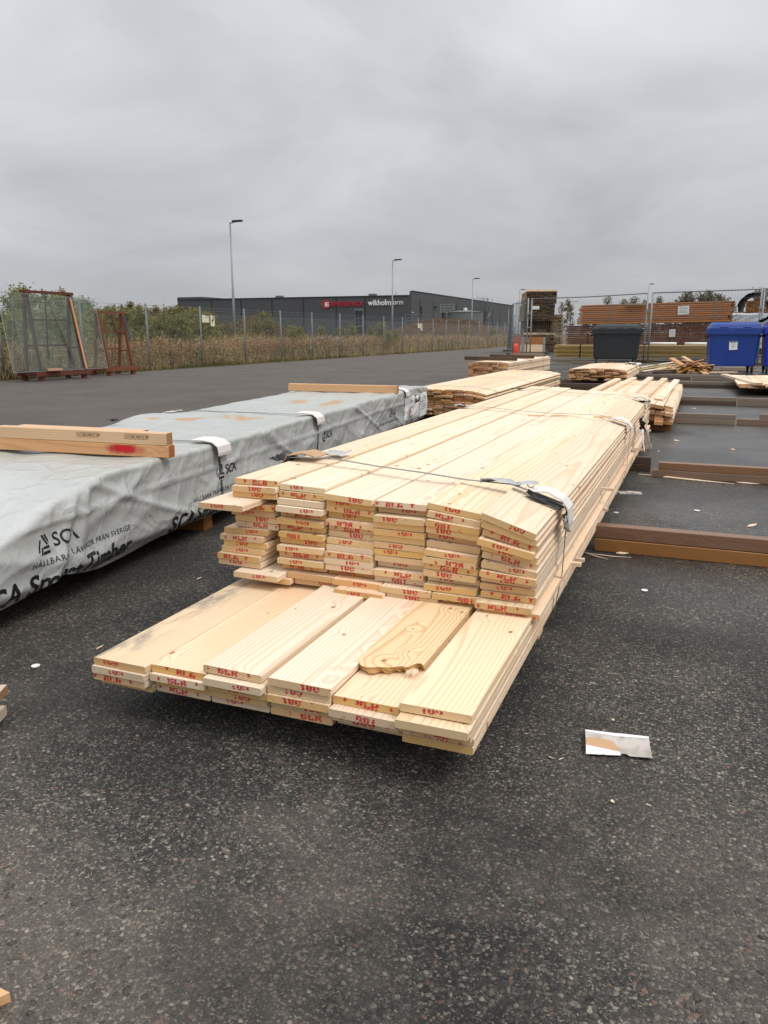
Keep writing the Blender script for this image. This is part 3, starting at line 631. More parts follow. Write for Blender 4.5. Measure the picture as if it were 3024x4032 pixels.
# ------------------------------------------------------------------ shrubs and trees
def crown_mesh(name, h, w, base, n, leaf, mat, seed, pointy=.5):
    r = np.random.default_rng(seed); k = max(9, int(n / 45)); C = []
    for _ in range(k):
        zt = r.random(); zz = base + (h - base) * zt; rad = w / 2 * (1 - zt ** (1.2 + pointy)) * (.25 + .75 * min(1, zt * 3 + .35))
        a = r.uniform(0, 6.28); q = rad * math.sqrt(r.random()); C.append((math.cos(a) * q, math.sin(a) * q, zz, .10 * w + .07 * h * r.random()))
    C = np.array(C); idx = r.integers(0, k, n); p = r.standard_normal((n, 3)) * .55
    pts = C[idx, :3] + p * C[idx, 3:4] * np.array([1, 1, .9]); pts[:, 2] = np.clip(pts[:, 2], .05, None)
    P, F = leaf_quads(pts, leaf); return np_mesh(name, P, F, mat), C
def trunk_mesh(h, w, C, r0):
    m = MB(); m.tube([(0, 0, 0), (.04 * w, .02 * w, h * .35), (0, .03 * w, h * .8)], [r0, r0 * .7, r0 * .2], 6)
    for c in C[:7]: m.tube([(.02 * w, 0, max(.1, c[2] * .5)), (c[0] * .6, c[1] * .6, c[2] * .8), (c[0], c[1], c[2])], [r0 * .4, r0 * .25, r0 * .08], 4)
    return m.mesh('trunk', BARK)
def plant_kind(h, w, base, n, leaf, mat, seed, r0=.05, pointy=.5):
    c, C = crown_mesh('crown', h, w, base, n, leaf, mat, seed, pointy); return trunk_mesh(h, w, C, r0), c, h
SHRUBS = [plant_kind(2.6, 2.4, .05, 1500, .085, BUSH, s, .03, .3) for s in (1, 2, 3)]
BIRCHES = [plant_kind(5.0, 2.2, .8, 1500, .10, BIRCH, s, .06, .9) for s in (4, 5, 6)]
GREENS = [plant_kind(4.6, 2.8, .3, 1700, .10, BUSH, s, .06, .6) for s in (7, 8)]
FARS = [plant_kind(9.0, 5.0, 1.6, 1300, .24, FARTREE, s, .14, .5) for s in (9, 10, 11)]
FARS2 = [plant_kind(9.0, 3.4, 2.0, 420, .22, FARTREE, s, .12, .7) for s in (12, 13)]
def plant(name, kind, x, y, h, label, cat, group=None, rd=random):
    tr, cr, h0 = kind; s = h / h0
    t = thing(name, label, cat, (x, y, -.02), rd.uniform(0, 6.28), group); t.scale = (s * rd.uniform(.85, 1.2),) * 2 + (s,)
    put('trunk', tr, t); put('crown', cr, t); return t
def belts():
    rd = random.Random(21)
    def at(u, v, d): p = far(u, v, d); return p.x, p.y, p.z
    # autumn birches along the skyline behind the fence
    for u, v, d in [(420, 1198, 70), (447, 1190, 74), (480, 1192, 72), (512, 1184, 70), (545, 1192, 75), (583, 1205, 72), (612, 1194, 74), (650, 1204, 76), (672, 1198, 74), (700, 1192, 73), (728, 1208, 75), (755, 1202, 76), (775, 1206, 78), (395, 1212, 66), (630, 1212, 70)]:
        x, y, h = at(u, v + 14, d); plant('birch_tree', BIRCHES[rd.randrange(3)], x, y, h, 'small yellowing birch on the skyline behind the fence', 'tree', 'yellowing birches behind the fence', rd)
    for u, v, d in [(52, 1150, 56), (95, 1142, 58), (130, 1165, 55), (170, 1152, 60), (208, 1158, 57), (245, 1142, 59), (280, 1168, 56), (315, 1185, 58), (350, 1195, 54), (20, 1170, 50), (385, 1225, 52), (230, 1175, 53), (75, 1180, 52)]:
        x, y, h = at(u, v, d); plant('green_tree', GREENS[rd.randrange(2)], x, y, h, 'dull green bushy tree behind the glass panes', 'tree', 'bushy trees behind the glass racks', rd)
    for k in range(76):
        u = 365 + k * 6.2 + rd.uniform(-8, 8); x, y, h = at(u, rd.uniform(1222, 1272), rd.uniform(40, 64))
        plant('willow_shrub', SHRUBS[rd.randrange(3)], x, y, h, 'olive green willow shrub in the thicket behind the fence', 'shrub', 'willow shrubs in the thicket', rd)
    for k in range(16):
        u = rd.uniform(0, 390); x, y, h = at(u, rd.uniform(1215, 1290), rd.uniform(30, 44))
        plant('willow_shrub', SHRUBS[rd.randrange(3)], x, y, h, 'low green shrub on the bank behind the glass panes', 'shrub', 'shrubs on the bank', rd)
    for u, v, d, lab in [(1040, 1235, 62, 'thin sapling rising from the brown soil mound'), (1058, 1262, 60, 'green shrub on the flank of the soil mound'), (1150, 1285, 55, 'yellowing shrub in the weeds at the foot of the mound'),
                         (1180, 1292, 56, 'yellow-leaved weed bush next to a fence post'), (1265, 1290, 70, 'small ochre shrub under the red company name'), (1340, 1288, 72, 'round olive shrub left of the warehouse window'),
                         (1385, 1283, 74, 'broad olive shrub against the warehouse window'), (1460, 1290, 66, 'dark green shrub below the white lettering'), (1503, 1278, 50, 'slender sapling beside the second lamp post'),
                         (1530, 1310, 44, 'leafy green bush close to the asphalt edge'), (1560, 1305, 47, 'yellow-green bush behind the weeds at the asphalt edge'), (1835, 1300, 75, 'shrub at the end of the brown soil heap'), (1940, 1295, 90, 'green shrub below the outside stair'), (1985, 1300, 96, 'shrub behind the end of the mesh fence'), (1915, 1305, 100, 'low shrub in front of the tank foot'), (1010, 1270, 58, 'olive shrub on top of the soil mound'), (960, 1295, 54, 'brownish green shrub before the soil mound')]:
        x, y, h = at(u, v, d); plant('wild_shrub', SHRUBS[rd.randrange(3)], x, y, h, lab, 'shrub', None, rd)
    # trees above the packs
    for u, v, d in [(2212, 1190, 120), (2236, 1182, 118), (2250, 1205, 122), (2395, 1172, 130), (2430, 1198, 128), (2460, 1182, 130), (2500, 1172, 126), (2540, 1185, 128), (2600, 1172, 130), (2708, 1152, 132), (2722, 1168, 128), (2770, 1160, 125), (2795, 1148, 126), (2830, 1160, 128), (2850, 1175, 130), (2640, 1190, 140), (3005, 1140, 130), (2985, 1150, 132), (2665, 1185, 135)]:
        x, y, h = at(u, v, d); plant('distant_tree', (FARS if u > 2680 else FARS2)[rd.randrange(2)], x, y, h, 'hazy thin-leaved tree far behind the lumber packs', 'tree', 'distant trees behind the packs', rd)
    for k in range(46):
        u = rd.uniform(-900, 780); x, y, h = at(u, 1240 + rd.uniform(-16, 10), rd.uniform(150, 210))
        plant('distant_tree', FARS[rd.randrange(3)], x, y, max(h, 4), 'distant tree of the wood edge beyond the field', 'tree', 'wood edge beyond the field', rd)
    for k in range(40):
        u = rd.uniform(2000, 4200); x, y, h = at(u, 1262 + rd.uniform(-14, 10), rd.uniform(150, 230))
        plant('distant_tree', FARS[rd.randrange(3)], x, y, max(h, 3), 'distant tree on the horizon behind the yard', 'tree', 'horizon trees behind the yard', rd)
belts()

# ------------------------------------------------------------------ chain link fence
def chain_fence():
    X = -15.62; t = thing('chain_link_fence', 'long galvanised chain-link fence with barbed wire along the road', 'fence', (X, 0, 0))
    post = MB().tube([(0, 0, -.3), (0, 0, 1.97)], .03, 8).mesh('fence_post', GALV, True)
    ys = [19.5 + 2.72 * (k - 2) for k in range(-2, 36)]
    for y in ys: put('fence_post', post, t, (0, y, 0), (R(random.uniform(-.8, .8)), R(random.uniform(-.8, .8)), 0))
    y0, y1, h0, h1, pitch, r = ys[0], ys[-1], .06, 1.68, .075, .0011
    H = h1 - h0; c = np.arange(y0 - H, y1, pitch); V = []; F = []
    def strips(sgn):
        a = c if sgn > 0 else c + H
        n = len(a); za, zb = np.full(n, h0), np.full(n, h1); ya = a; yb = a + sgn * H
        # clip at the fence ends
        ta = np.clip((y0 - ya) / (yb - ya), 0, 1) if sgn > 0 else np.clip((y1 - ya) / (yb - ya), 0, 1)
        tb = np.clip((y1 - ya) / (yb - ya), 0, 1) if sgn > 0 else np.clip((y0 - ya) / (yb - ya), 0, 1)
        A = np.stack([np.zeros(n), ya + ta * (yb - ya), h0 + ta * H], 1); B = np.stack([np.zeros(n), ya + tb * (yb - ya), h0 + tb * H], 1)
        return A, B
    Ps = []
    for s in (1, -1):
        A, B = strips(s); ok = np.linalg.norm(B - A, axis=1) > .02; A, B = A[ok], B[ok]; A[:, 0] += .002 * s; B[:, 0] += .002 * s
        for k in range(3):
            an = 2 * PI * k / 3; o = np.array([math.cos(an) * r, math.sin(an) * r * .7, -s * math.sin(an) * r * .7]); Ps.append((A + o, B + o))
    V = []; F = []; b = 0
    for g in (0, 3):
        n = len(Ps[g][0])
        for k in range(3):
            A0, B0 = Ps[g + k]; A1, B1 = Ps[g + (k + 1) % 3]
            V.append(np.stack([A0, A1, B1, B0], 1).reshape(-1, 3)); F.append(np.arange(4 * n).reshape(-1, 4) + b); b += 4 * n
    o = put('wire_mesh', np_mesh('wire_mesh', np.concatenate(V), np.concatenate(F), GALV_LT), t); o['kind'] = 'stuff'
    for z in (1.68,): MB().tube([(0, y0, z), (0, y1, z)], .0025, 4).obj('tension_wire', GALV_LT, t)
    for z in (1.74, 1.83, 1.92):
        m = MB(); pts = []
        for k, y in enumerate(ys): pts.append((0, y, z)); 
        m.tube(pts, .003, 4)
        y = y0
        while y < 60: m.bar((-.012, y, z - .012), (.012, y + .008, z + .012), .004); m.bar((.012, y, z - .012), (-.012, y + .008, z + .012), .004); y += .14
        m.obj('barbed_wire', GALV, t)
    # two signs at the post beside the warehouse corner
    def sign(nm, yc, w, zc, h, label, cam_sign):
        s = thing(nm, label, 'sign', (X + .05, yc, zc))
        MB().box((0, 0, 0), (.006, w, h)).obj('sign_panel', CREAM, s)
        MB().box((.005, -w * .28, h * .36), (.004, w * .4, h * .22)).obj('printed_emblem', WHITE, s)
        if cam_sign:
            m = MB(); m.box((.0052, .01, .02), (.004, w * .55, h * .14), 0, 0, Matrix.Rotation(R(28), 3, 'X')); m.box((.0052, -.01, -.06), (.004, w * .08, h * .22)); m.obj('camera_picture', BLACK_INK, s)
        m = MB(); m.box((.0048, w * .2, h * .45), (.003, w * .55, h * .07)); m.box((.0048, w * .2, h * .2 if not cam_sign else h * .27), (.003, w * .55, h * .05)); m.obj('printed_band', BLACK_INK, s)
    # y where the camera sees u on the fence plane
    def fy(u, v): d = _ray(u, v); k = (X + .05) / d.x; return d.y * k, CAM_H + d.z * k
    a, za = fy(795, 1240); b, zb = fy(824, 1270); sign('notice_sign', (a + b) / 2, b - a, (za + zb) / 2, abs(za - zb), 'cream notice sign with a black printed band on the mesh fence', False)
    a, za = fy(828, 1241); b, zb = fy(846, 1285); sign('camera_sign', (a + b) / 2, b - a, (za + zb) / 2, abs(za - zb), 'tall cream sign with a surveillance camera picture on the mesh fence', True)
    a, za = fy(1645, 1274); b, zb = fy(1656, 1292); sign('notice_sign', (a + b) / 2, b - a, (za + zb) / 2, abs(za - zb), 'small pale notice sign on the fence before the long soil heap', False)
    a, za = fy(1656, 1272); b, zb = fy(1663, 1301); sign('camera_sign', (a + b) / 2, b - a, (za + zb) / 2, abs(za - zb), 'small tall sign on the fence before the long soil heap', True)
chain_fence()

# ------------------------------------------------------------------ glass racks by the fence
def glassmat():
    t = NT('greenish_glass'); tr = t.n('ShaderNodeBsdfTransparent'); tr.inputs[0].default_value = (.94, .965, .94, 1)
    gl = t.n('ShaderNodeBsdfGlossy'); gl.inputs['Roughness'].default_value = .03; gl.inputs[0].default_value = (.9, 1, .95, 1)
    df = t.n('ShaderNodeBsdfDiffuse'); df.inputs[0].default_value = (.42, .46, .42, 1)
    tc = t.n('ShaderNodeTexCoord').outputs['Object']; nz = t.noise(tc, 1.2, 4, .6)
    m1 = t.n('ShaderNodeMixShader'); t.l(t.rng(nz, .3, .7, .03, .09), m1.inputs[0]); t.l(tr.outputs[0], m1.inputs[1]); t.l(df.outputs[0], m1.inputs[2])
    fr = t.n('ShaderNodeFresnel'); fr.inputs[0].default_value = 1.45
    m2 = t.n('ShaderNodeMixShader'); t.l(fr.outputs[0], m2.inputs[0]); t.l(m1.outputs[0], m2.inputs[1]); t.l(gl.outputs[0], m2.inputs[2]); t.l(m2.outputs[0], t.out.inputs[0])
    return t.mat
GLASS = glassmat(); GLASS_EDGE = plain('green_glass_edge', (.26, .34, .30), .2)
def rack_frame(t, w, h, dep, mat, brace):
    """A-frame: two leaning pairs of uprights joined by a ridge; local x along the fence, -y towards the yard."""
    x0, x1 = -w / 2, w / 2
    for x in (x0, x1):
        MB().bar((x, -dep * .42, .22), (x, -.03, h), .055, .07).obj('upright', mat, t); MB().bar((x, dep * .30, .22), (x, .03, h), .055, .07).obj('upright', mat, t)
        MB().bar((x, -dep * .5, .17), (x, dep * .5, .17), .09, .12).obj('base_beam', mat, t)
        for k in (.3, .62): 
            z = .22 + (h - .22) * k; MB().bar((x, -dep * .42 * (1 - k) - .02, z), (x, dep * .3 * (1 - k) + .02, z), .035).obj('rung', mat, t)
        for y in (-dep * .42, dep * .42): MB().box((x, y, .055), (.10, .10, .11)).obj('foot', mat, t)
    for k in (.33, .66): MB().bar((x0, dep * .30 * (1 - k), .22 + (h - .22) * k), (x1, dep * .30 * (1 - k), .22 + (h - .22) * k), .045).obj('cross_rail', mat, t)
    MB().bar((x0 - .12, 0, h + .02), (x1 + .10, 0, h + .02), .07, .06).obj('top_rail', mat, t)
    for y in (-dep * .5, dep * .4): MB().bar((x0 - .2, y, .17), (x1 + .18, y, .17), .08, .11).obj('base_beam', mat, t)
    if brace:
        MB().bar((x0 + .08, .0, h * .52), (x0 + w * .4, 0, h - .03), .03).obj('brace', mat, t); MB().bar((x1 - .08, .0, h * .52), (x1 - w * .45, 0, h - .03), .03).obj('brace', mat, t)
def racks():
    base = Vector((-14.55, 14.60, 0))
    t = thing('glass_rack', 'rusty red A-frame rack holding big glass panes by the fence', 'glass rack', base, R(86))
    rack_frame(t, 1.28, 2.02, .66, RUST, False)
    MB().bar((-.12, -.05, 1.98), (.34, -.42, .24), .04, .012).obj('strap', plain('grey_webbing', (.07, .075, .085), .7), t)
    MB().bar((-.06, .02, 1.98), (.05, .24, .5), .03, .012).obj('strap', BLACK_PLASTIC, t)
    def pane(x0, x1, z0, z1, y0, y1, lab, cat='glass pane', slope=0.0):
        g = thing('glass_sheet', lab, cat, base, R(86))
        m = MB(); th = .006
        for a, yy in ((0, 0), (1, th)): pass
        vs = [(x0, y0, z0), (x1, y0, z0), (x1, y1, z1 - slope), (x0, y1, z1), (x0, y0 + th, z0), (x1, y0 + th, z0), (x1, y1 + th, z1 - slope), (x0, y1 + th, z1)]
        m.add(vs, [(0, 1, 2, 3)]); m.obj('pane', GLASS, g)
        e = MB(); 
        for p, q in ((0, 1), (1, 2), (2, 3), (3, 0)): e.bar(vs[p], vs[q], .010, .010)
        e.obj('glass_edge', GLASS_EDGE, g)
    pane(-1.46, 1.34, .235, 2.0, -.37, -.09, 'largest clear glass pane leaning on the front of the red rack', slope=.06)
    pane(-1.10, 1.16, .235, 1.88, -.35, -.08, 'smaller hazy glass pane behind the largest one on the red rack')
    pane(-.9, 1.25, .235, 1.93, .34, .10, 'glass pane leaning on the fence side of the red rack')
    w = thing('wooden_lath', 'orange wooden lath leaning along the glass pane edge', 'lath', base, R(86))
    MB().bar((.62, -.40, .25), (.56, -.12, 1.93), .05, .025).obj('lath', ORANGE_WOOD, w)
    c = MB().box((0, 0, 0), (.38, .16, .05)).obj('folded_card', CARD, None, base + Vector((.36, -.40, .262)), (0, 0, R(80))); tag(c, 'dark folded card lying on the foot beam of the red glass rack', 'card')
    base2 = Vector((-14.75, 16.88, 0))
    t2 = thing('glass_rack', 'empty rust brown A-frame rack with diagonal braces beside the glass panes', 'glass rack', base2, R(86))
    rack_frame(t2, .86, 1.62, .66, RUST_OR, True)
    MB().bar((.44, -.07, 1.6), (.46, -.26, .95), .04, .012).obj('strap', plain('blue_webbing', (.04, .06, .11), .7), t2)
racks()

# ------------------------------------------------------------------ planks: generic builders
def plank_mesh(w, l, th, mats, bow=0.0, cup=0.0, seed=0, ch=.0022, segs=4, x_end=0.0):
    """A board along local y with softened long edges, slight bow and cup; slot 0 faces, slot 1 end grain."""
    r = random.Random(seed); sec = [(-w / 2 + ch, -th / 2), (w / 2 - ch, -th / 2), (w / 2, -th / 2 + ch), (w / 2, th / 2 - ch), (w / 2 - ch, th / 2), (-w / 2 + ch, th / 2), (-w / 2, th / 2 - ch), (-w / 2, -th / 2 + ch)]
    m = MB(); vs = []; ph = r.uniform(0, 6)
    for i in range(segs + 1):
        y = -l / 2 + l * i / segs; dz = bow * math.sin(PI * i / segs); dx = 0
        for x, z in sec: vs.append((x + dx, y, z + dz + cup * (1 - (2 * x / w) ** 2)))
    n = 8
    m.add(vs, [(i * n + j, i * n + (j + 1) % n, (i + 1) * n + (j + 1) % n, (i + 1) * n + j) for i in range(segs) for j in range(n)])
    m.add([], [], 0); b = segs * n
    m.f.append(tuple(range(n - 1, -1, -1))); m.m.append(1); m.f.append(tuple(b + j for j in range(n))); m.m.append(1)
    # quads must wind outwards
    m.f = [tuple(reversed(f)) if k < segs * n else f for k, f in enumerate(m.f)]
    return m.mesh('plank', mats)
GLYPH = {'1': ['00110', '01110', '00110', '00110', '00110', '00110'], '0': ['01110', '11011', '11011', '11011', '11011', '01110'],
         'B': ['11110', '11011', '11110', '11011', '11011', '11110'], 'L': ['11000', '11000', '11000', '11000', '11011', '11111'],
         'A': ['01110', '11011', '11011', '11111', '11011', '11011'], "'": ['00110', '00110', '00000', '00000', '00000', '00000'],
         'T': ['01111', '00110', '00110', '00110', '00000', '00000'], ' ': ['00000'] * 6}
def stamp_mesh(text, seed, flip=False, k=1.0, up=0.0):
    """Roller-printed mark: broken horizontal dashes, part of it missing, the top often past the board edge."""
    r = random.Random(seed); m = MB(); cw, chh = .0033 * k, .0030 * k; adv = .0190 * k; sl = r.uniform(-.12, .12)
    for i, c in enumerate(text):
        for row, bits in enumerate(GLYPH[c]):
            j = 0
            while j < 5:
                if bits[j] == '1':
                    e = j
                    while e < 5 and bits[e] == '1': e += 1
                    if r.random() > (.13 if row in (0, 2) else .04):
                        x0 = (i - len(text) / 2) * adv + j * cw + r.uniform(-.0012, .0010); x1 = x0 + (e - j) * cw * r.uniform(.8, 1.12); z1 = (3 - row) * chh + up + r.uniform(-.0004, .0004); z0 = z1 - chh * r.uniform(.72, 1.0)
                        if flip: x0, x1, z0, z1 = -x1, -x0, -z1, -z0
                        if max(abs(z0), abs(z1)) < .0101: m.add([(x0, 0, z0), (x1, 0, z0), (x1 + sl * chh, 0, z1), (x0 + sl * chh, 0, z1)], [(0, 1, 2, 3)])
                    j = e
                else: j += 1
    return m.mesh('stamp_lettering', STAMP_RED)
STAMPS = [stamp_mesh("' 100 '", s, False, 1.05, .003 + .0012 * (s % 3)) for s in range(1, 6)] + [stamp_mesh('T BLA T', s, False, 1.12, -.0015 + .0015 * (s % 4)) for s in range(6, 11)] + [stamp_mesh('T BLA T', 11, True, 1.1, .002), stamp_mesh("' 100 '", 12, True, 1.05, .003)]
STRIDE = [0, 5, 1, 6, 2, 3, 7, 4, 0, 2, 8, 10, 1, 9, 3, 2, 11, 5, 4, 7, 1]

# ------------------------------------------------------------------ the long stack in the middle
def ribbon(name, pts, width_vec, th, mat, parent, segs=1):
    """A flat band following pts, width along width_vec, given thickness."""
    w = Vector(width_vec) / 2; m = MB(); pts = [Vector(p) for p in pts]; vs = []
    for i, p in enumerate(pts):
        t = (pts[min(i + 1, len(pts) - 1)] - pts[max(i - 1, 0)]).normalized(); n = t.cross(w.normalized()).normalized() * th
        vs += [p - w, p + w, p + w + n, p - w + n]
    fs = []
    for i in range(len(pts) - 1):
        for j in range(4): fs.append((i * 4 + j, i * 4 + (j + 1) % 4, (i + 1) * 4 + (j + 1) % 4, (i + 1) * 4 + j))
    fs += [(3, 2, 1, 0), tuple((len(pts) - 1) * 4 + j for j in range(4))]
    m.add(vs, fs); return m.obj(name, mat, parent)
def crumple(name, c, size, mat, parent, seed, n=7, amp=.5):
    """A crumpled scrap of sheet: a bent little grid with thickness."""
    m = MB(); vs = []
    for s in (0, 1):
        for i in range(n):
            for j in range(n):
                u, v = i / (n - 1) - .5, j / (n - 1) - .5
                p = Vector((u * 2.3, v * 2.3, seed)); k = noise.noise(p * 1.6) * amp; q = noise.noise(p * 1.7 + Vector((9, 2, 4)))
                e = 1 + .25 * noise.noise(p * 3 + Vector((3, 3, 3)))
                vs.append((u * size[0] * e + q * size[0] * .12, v * size[1] * e, (k + s * .012) * size[2]))
    g = lambda s, i, j: s * n * n + i * n + j
    fs = []
    for i in range(n - 1):
        for j in range(n - 1): fs += [(g(1, i, j), g(1, i + 1, j), g(1, i + 1, j + 1), g(1, i, j + 1)), (g(0, i, j), g(0, i, j + 1), g(0, i + 1, j + 1), g(0, i + 1, j))]
    for i in range(n - 1):
        fs += [(g(0, i, 0), g(0, i + 1, 0), g(1, i + 1, 0), g(1, i, 0)), (g(0, i + 1, n - 1), g(0, i, n - 1), g(1, i, n - 1), g(1, i + 1, n - 1)), (g(0, 0, i + 1), g(0, 0, i), g(1, 0, i), g(1, 0, i + 1)), (g(0, n - 1, i), g(0, n - 1, i + 1), g(1, n - 1, i + 1), g(1, n - 1, i))]
    m.add(vs, fs); return m.obj(name, mat, parent, c, smooth=True)
def main_stack():
    t = thing('board_stack', 'long strapped stack of pale pine boards with red stamped ends', 'lumber stack', (-1.0, 5.0, 0)); O = Vector((-1.0, 5.0, 0))
    rd = random.Random(5); cnt = [0]
    def board(x, y0, y1, z, w, th, roll=0.0, yaw=0.0, mats=(PINE, PINE_END), stamp=True, bow=0.0, cup=0.0, label=None):
        k = cnt[0]; cnt[0] += 1; l = y1 - y0
        me = plank_mesh(w, l, th, list(mats), bow, cup, k, segs=5)
        o = put('plank', me, t, Vector((x, (y0 + y1) / 2, z)) - O, (0, roll, yaw))
        if label: o['label'] = label
        if stamp and rd.random() < .9:
            so = put('stamp_lettering', STAMPS[STRIDE[k % len(STRIDE)]], o, (rd.uniform(-.034, .034), -l / 2 - .0007, rd.uniform(-.0003, .0003)), (0, R(rd.uniform(-3, 3)), 0)); so['kind'] = 'stuff'
        return o
    # lower bundle: four full layers and a partial fifth, sticking out towards the viewer
    TH, W, P = .0212, .183, .1875
    xl = [-1.557 + P * (c + .5) for c in range(6)]
    ends = [[1.62, 1.645, 1.635, 1.63, 1.65, 1.64], [1.60, 1.625, 1.62, 1.635, 1.63, 1.625], [1.60, 1.60, 1.625, 1.61, 1.61, 1.605], [1.60, 1.63, 1.60, 1.63, 1.64, 1.575]]
    for k in range(4):
        for c in range(6):
            sag = .006 * (c - 2.5) if k == 0 else .004 * (c - 2.5)
            top = k == 3
            board(xl[c] + rd.uniform(-.002, .002) + (.004 if c == 5 else 0), ends[k][c] + rd.uniform(-.012, .012), 7.98 + rd.uniform(-.06, .05), .0995 + .0228 * (k + .5) + .0009 * c, W + rd.uniform(-.002, .001), TH,
                  R(rd.uniform(-.35, .35)), 0, (PINE_MOULD if top and c == 0 else PINE, PINE_PALE_END if rd.random() < .45 else PINE_END), cup=rd.choice([0, .001, -.001]), label='board with grey mould along its edge' if top and c == 0 else None)
    z5 = .0995 + .0228 * 4 + .0125
    board(xl[2] - .012, 1.625, 7.9, z5 + .003, W, TH, R(.8)); board(xl[3] + .006, 1.62, 7.95, z5 + .004, W, TH, R(.4)); board(xl[5] + .004, 1.615, 7.95, z5 + .006, W, TH, R(-.5), mats=(PINE, PINE_PALE_END))
    # the short board with the snapped end
    l0 = 1.815; xb = xl[4] - .01
    m = MB(); n = 16; TZ = TH / 2
    prof = [(.00, .004), (.03, -.010), (.08, -.022), (.14, -.033), (.21, -.038), (.28, -.037), (.35, -.031), (.42, -.024), (.49, -.019), (.55, -.017), (.61, -.010), (.67, -.001), (.72, .004), (.77, .001), (.81, .006), (.84, .020), (.88, .034), (.93, .040), (.97, .036), (1.0, .030)]
    top = []; bot = []; fr = random.Random(3)
    for f, dy in prof:
        x = (f - .5) * W; top.append((x, l0 + dy, TZ)); bot.append((x, l0 + dy + .010 + fr.uniform(-.010, .012), -TZ))
    yb = 7.8; vs = top + bot + [(-W / 2, yb, TZ), (W / 2, yb, TZ), (-W / 2, yb, -TZ), (W / 2, yb, -TZ)]; k = len(prof)
    fs = [tuple(range(k)) + (2 * k + 1, 2 * k), tuple(reversed(range(k, 2 * k))) + (2 * k + 2, 2 * k + 3)]
    ms = [0, 0]
    for i in range(k - 1): fs.append((i, k + i, k + i + 1, i + 1)); ms.append(1)
    fs += [(0, 2 * k, 2 * k + 2, k), (k - 1, 2 * k - 1, 2 * k + 3, 2 * k + 1)]; ms += [0, 0]
    m.v = [(x, y - 4.8, z) for x, y, z in vs]; m.f = fs; m.m = ms
    bark = wood('snapped_grain', (.60, .38, .17), (.22, .11, .05), late=.6, knots=0.0, ring=60, end=True)
    o = m.obj('plank', [PINE_BOLD, bark], t, Vector((xb, 4.8, z5 + .004)) - O); o['label'] = 'short board with a splintered round end'
    s = MB()
    for k in range(6): x = .050 + .005 * k; s.add([(x, l0 - 4.8 + .02, -.002), (x + .007, l0 - 4.8 + .02, -.002), (x + .003, l0 - 4.8 - .018 - .02 * ((k * 7) % 3) / 3, -.006), (x + .003, l0 - 4.8 + .02, .004)], [(0, 2, 1), (0, 3, 2), (1, 2, 3)])
    s.obj('splinter', PINE, o)
    # upper bundle
    base2 = z5 + .016
    for r_ in range(2):
        for c in range(6):
            z = base2 + .0218 * (r_ + .1) + (.001 * (c - 3) if c < 3 else 0)
            board(-1.545 + .188 * (c + .5) + (.045 if r_ == 0 else .02) - (.03 if c == 5 else 0), 2.33 + rd.uniform(-.04, .04) - (.03 if c == 5 else 0), 7.85 + rd.uniform(-.05, .05), z, W, TH, R(rd.uniform(-.3, .6)))
    tops_l = [.580, .572, .556, .545, .552, .549]; tops_r = [.580, .566, .545, .542, .528, .492]; nl = [14, 13, 13, 12, 12, 11]
    P2 = .190
    for c in range(6):
        x = -1.566 + P2 * (c + .5); b0 = base2 + .0218 * 1.6
        tl, tr = tops_l[c], tops_r[c]; N = nl[c]
        for i in range(N):
            f = (i + 1) / N; zt = b0 + ((tl + tr) / 2 - b0) * f; roll = math.atan2((tl - tr) * f ** 1.4, W) + R(rd.uniform(-.9, .9)) * (i < N - 1)
            dx = rd.uniform(-.0025, .0025); y0 = 2.37 + rd.uniform(-.022, .028) - (.045 if c == 5 else 0) - (.02 if c == 4 else 0)
            if c == 0 and i in (0, 1): dx -= .055; y0 -= .03
            if c == 0 and i in (2, 3, 4, 5): dx -= .050 - .008 * (i % 2); y0 -= .01
            if c == 0 and i == 10: dx -= .062; y0 -= .11
            if c == 0 and i in (8, 9): dx -= .015
            if c == 5: dx += .004 + rd.uniform(-.004, .006)
            board(x + dx, y0, 7.88 + rd.uniform(-.07, .04), zt - .0108, W + rd.uniform(-.002, .0015), min(TH, ((tl + tr) / 2 - b0) / N - .0004), roll, 0, (PINE, PINE_END if rd.random() < .8 else PINE_PALE_END), cup=rd.choice([0, 0, .0012]))
    # stickers: small laths between layers, ends showing at the side
    for y, z, pr in ((2.95, .222, .05), (3.21, .165, .03), (4.07, .31, .055), (4.08, .20, .03), (6.0, .255, .075), (7.1, .27, .06)):
        MB().box((0, 0, 0), (.30, .022, .014)).obj('sticker', PINE, t, Vector((-.42 - .15 + pr + .004, y, z)) - O)
    # straps
    def strap(y, lift, mat, skew=0.0, loose=0.0):
        pts = [(-1.575, y, .095), (-1.60, y, .40), (-1.585, y, .575), (-1.56, y, .590 + lift), (-1.37, y + skew * .2, .590 + lift + loose), (-1.15, y + skew * .4, .572 + lift + loose), (-.95, y + skew * .6, .562 + lift + loose), (-.78, y + skew * .8, .562 + lift), (-.60, y + skew, .560 + lift), (-.50, y + skew, .532 + lift), (-.408, y + skew, .503 + lift), (-.398, y + skew, .47), (-.404, y + skew, .25), (-.425, y + skew, .10)]
        ribbon('strap', [Vector(p) - O for p in pts], (0, .018, 0), .0015, mat, t)
    strap(2.80, .004, STRAP_GREY, -.08, .012); strap(5.30, .003, STRAP_GREY, .05); strap(7.20, .003, STRAP_GREY, 0)
    # corner pads under the straps, torn wrapping still caught
    def pad(y, lab_mat, wd=.11, lift=.006, a=.13, b=.07):
        pts = [(-.40 - a, y, .541 + lift), (-.40 - a * .5, y, .530 + lift + .012), (-.415, y, .506 + lift + .012), (-.392, y, .488 + lift), (-.388, y, .47 - b * .4), (-.392, y, .48 - b)]
        return ribbon('corner_pad', [Vector(p) - O for p in pts], (0, wd, 0), .004, lab_mat, t)
    pad(2.74, PAD, .10); pad(5.36, PAD, .12, .004, .12, .02); pad(7.22, PAD_DIRTY, .10, .004, .12, .03)
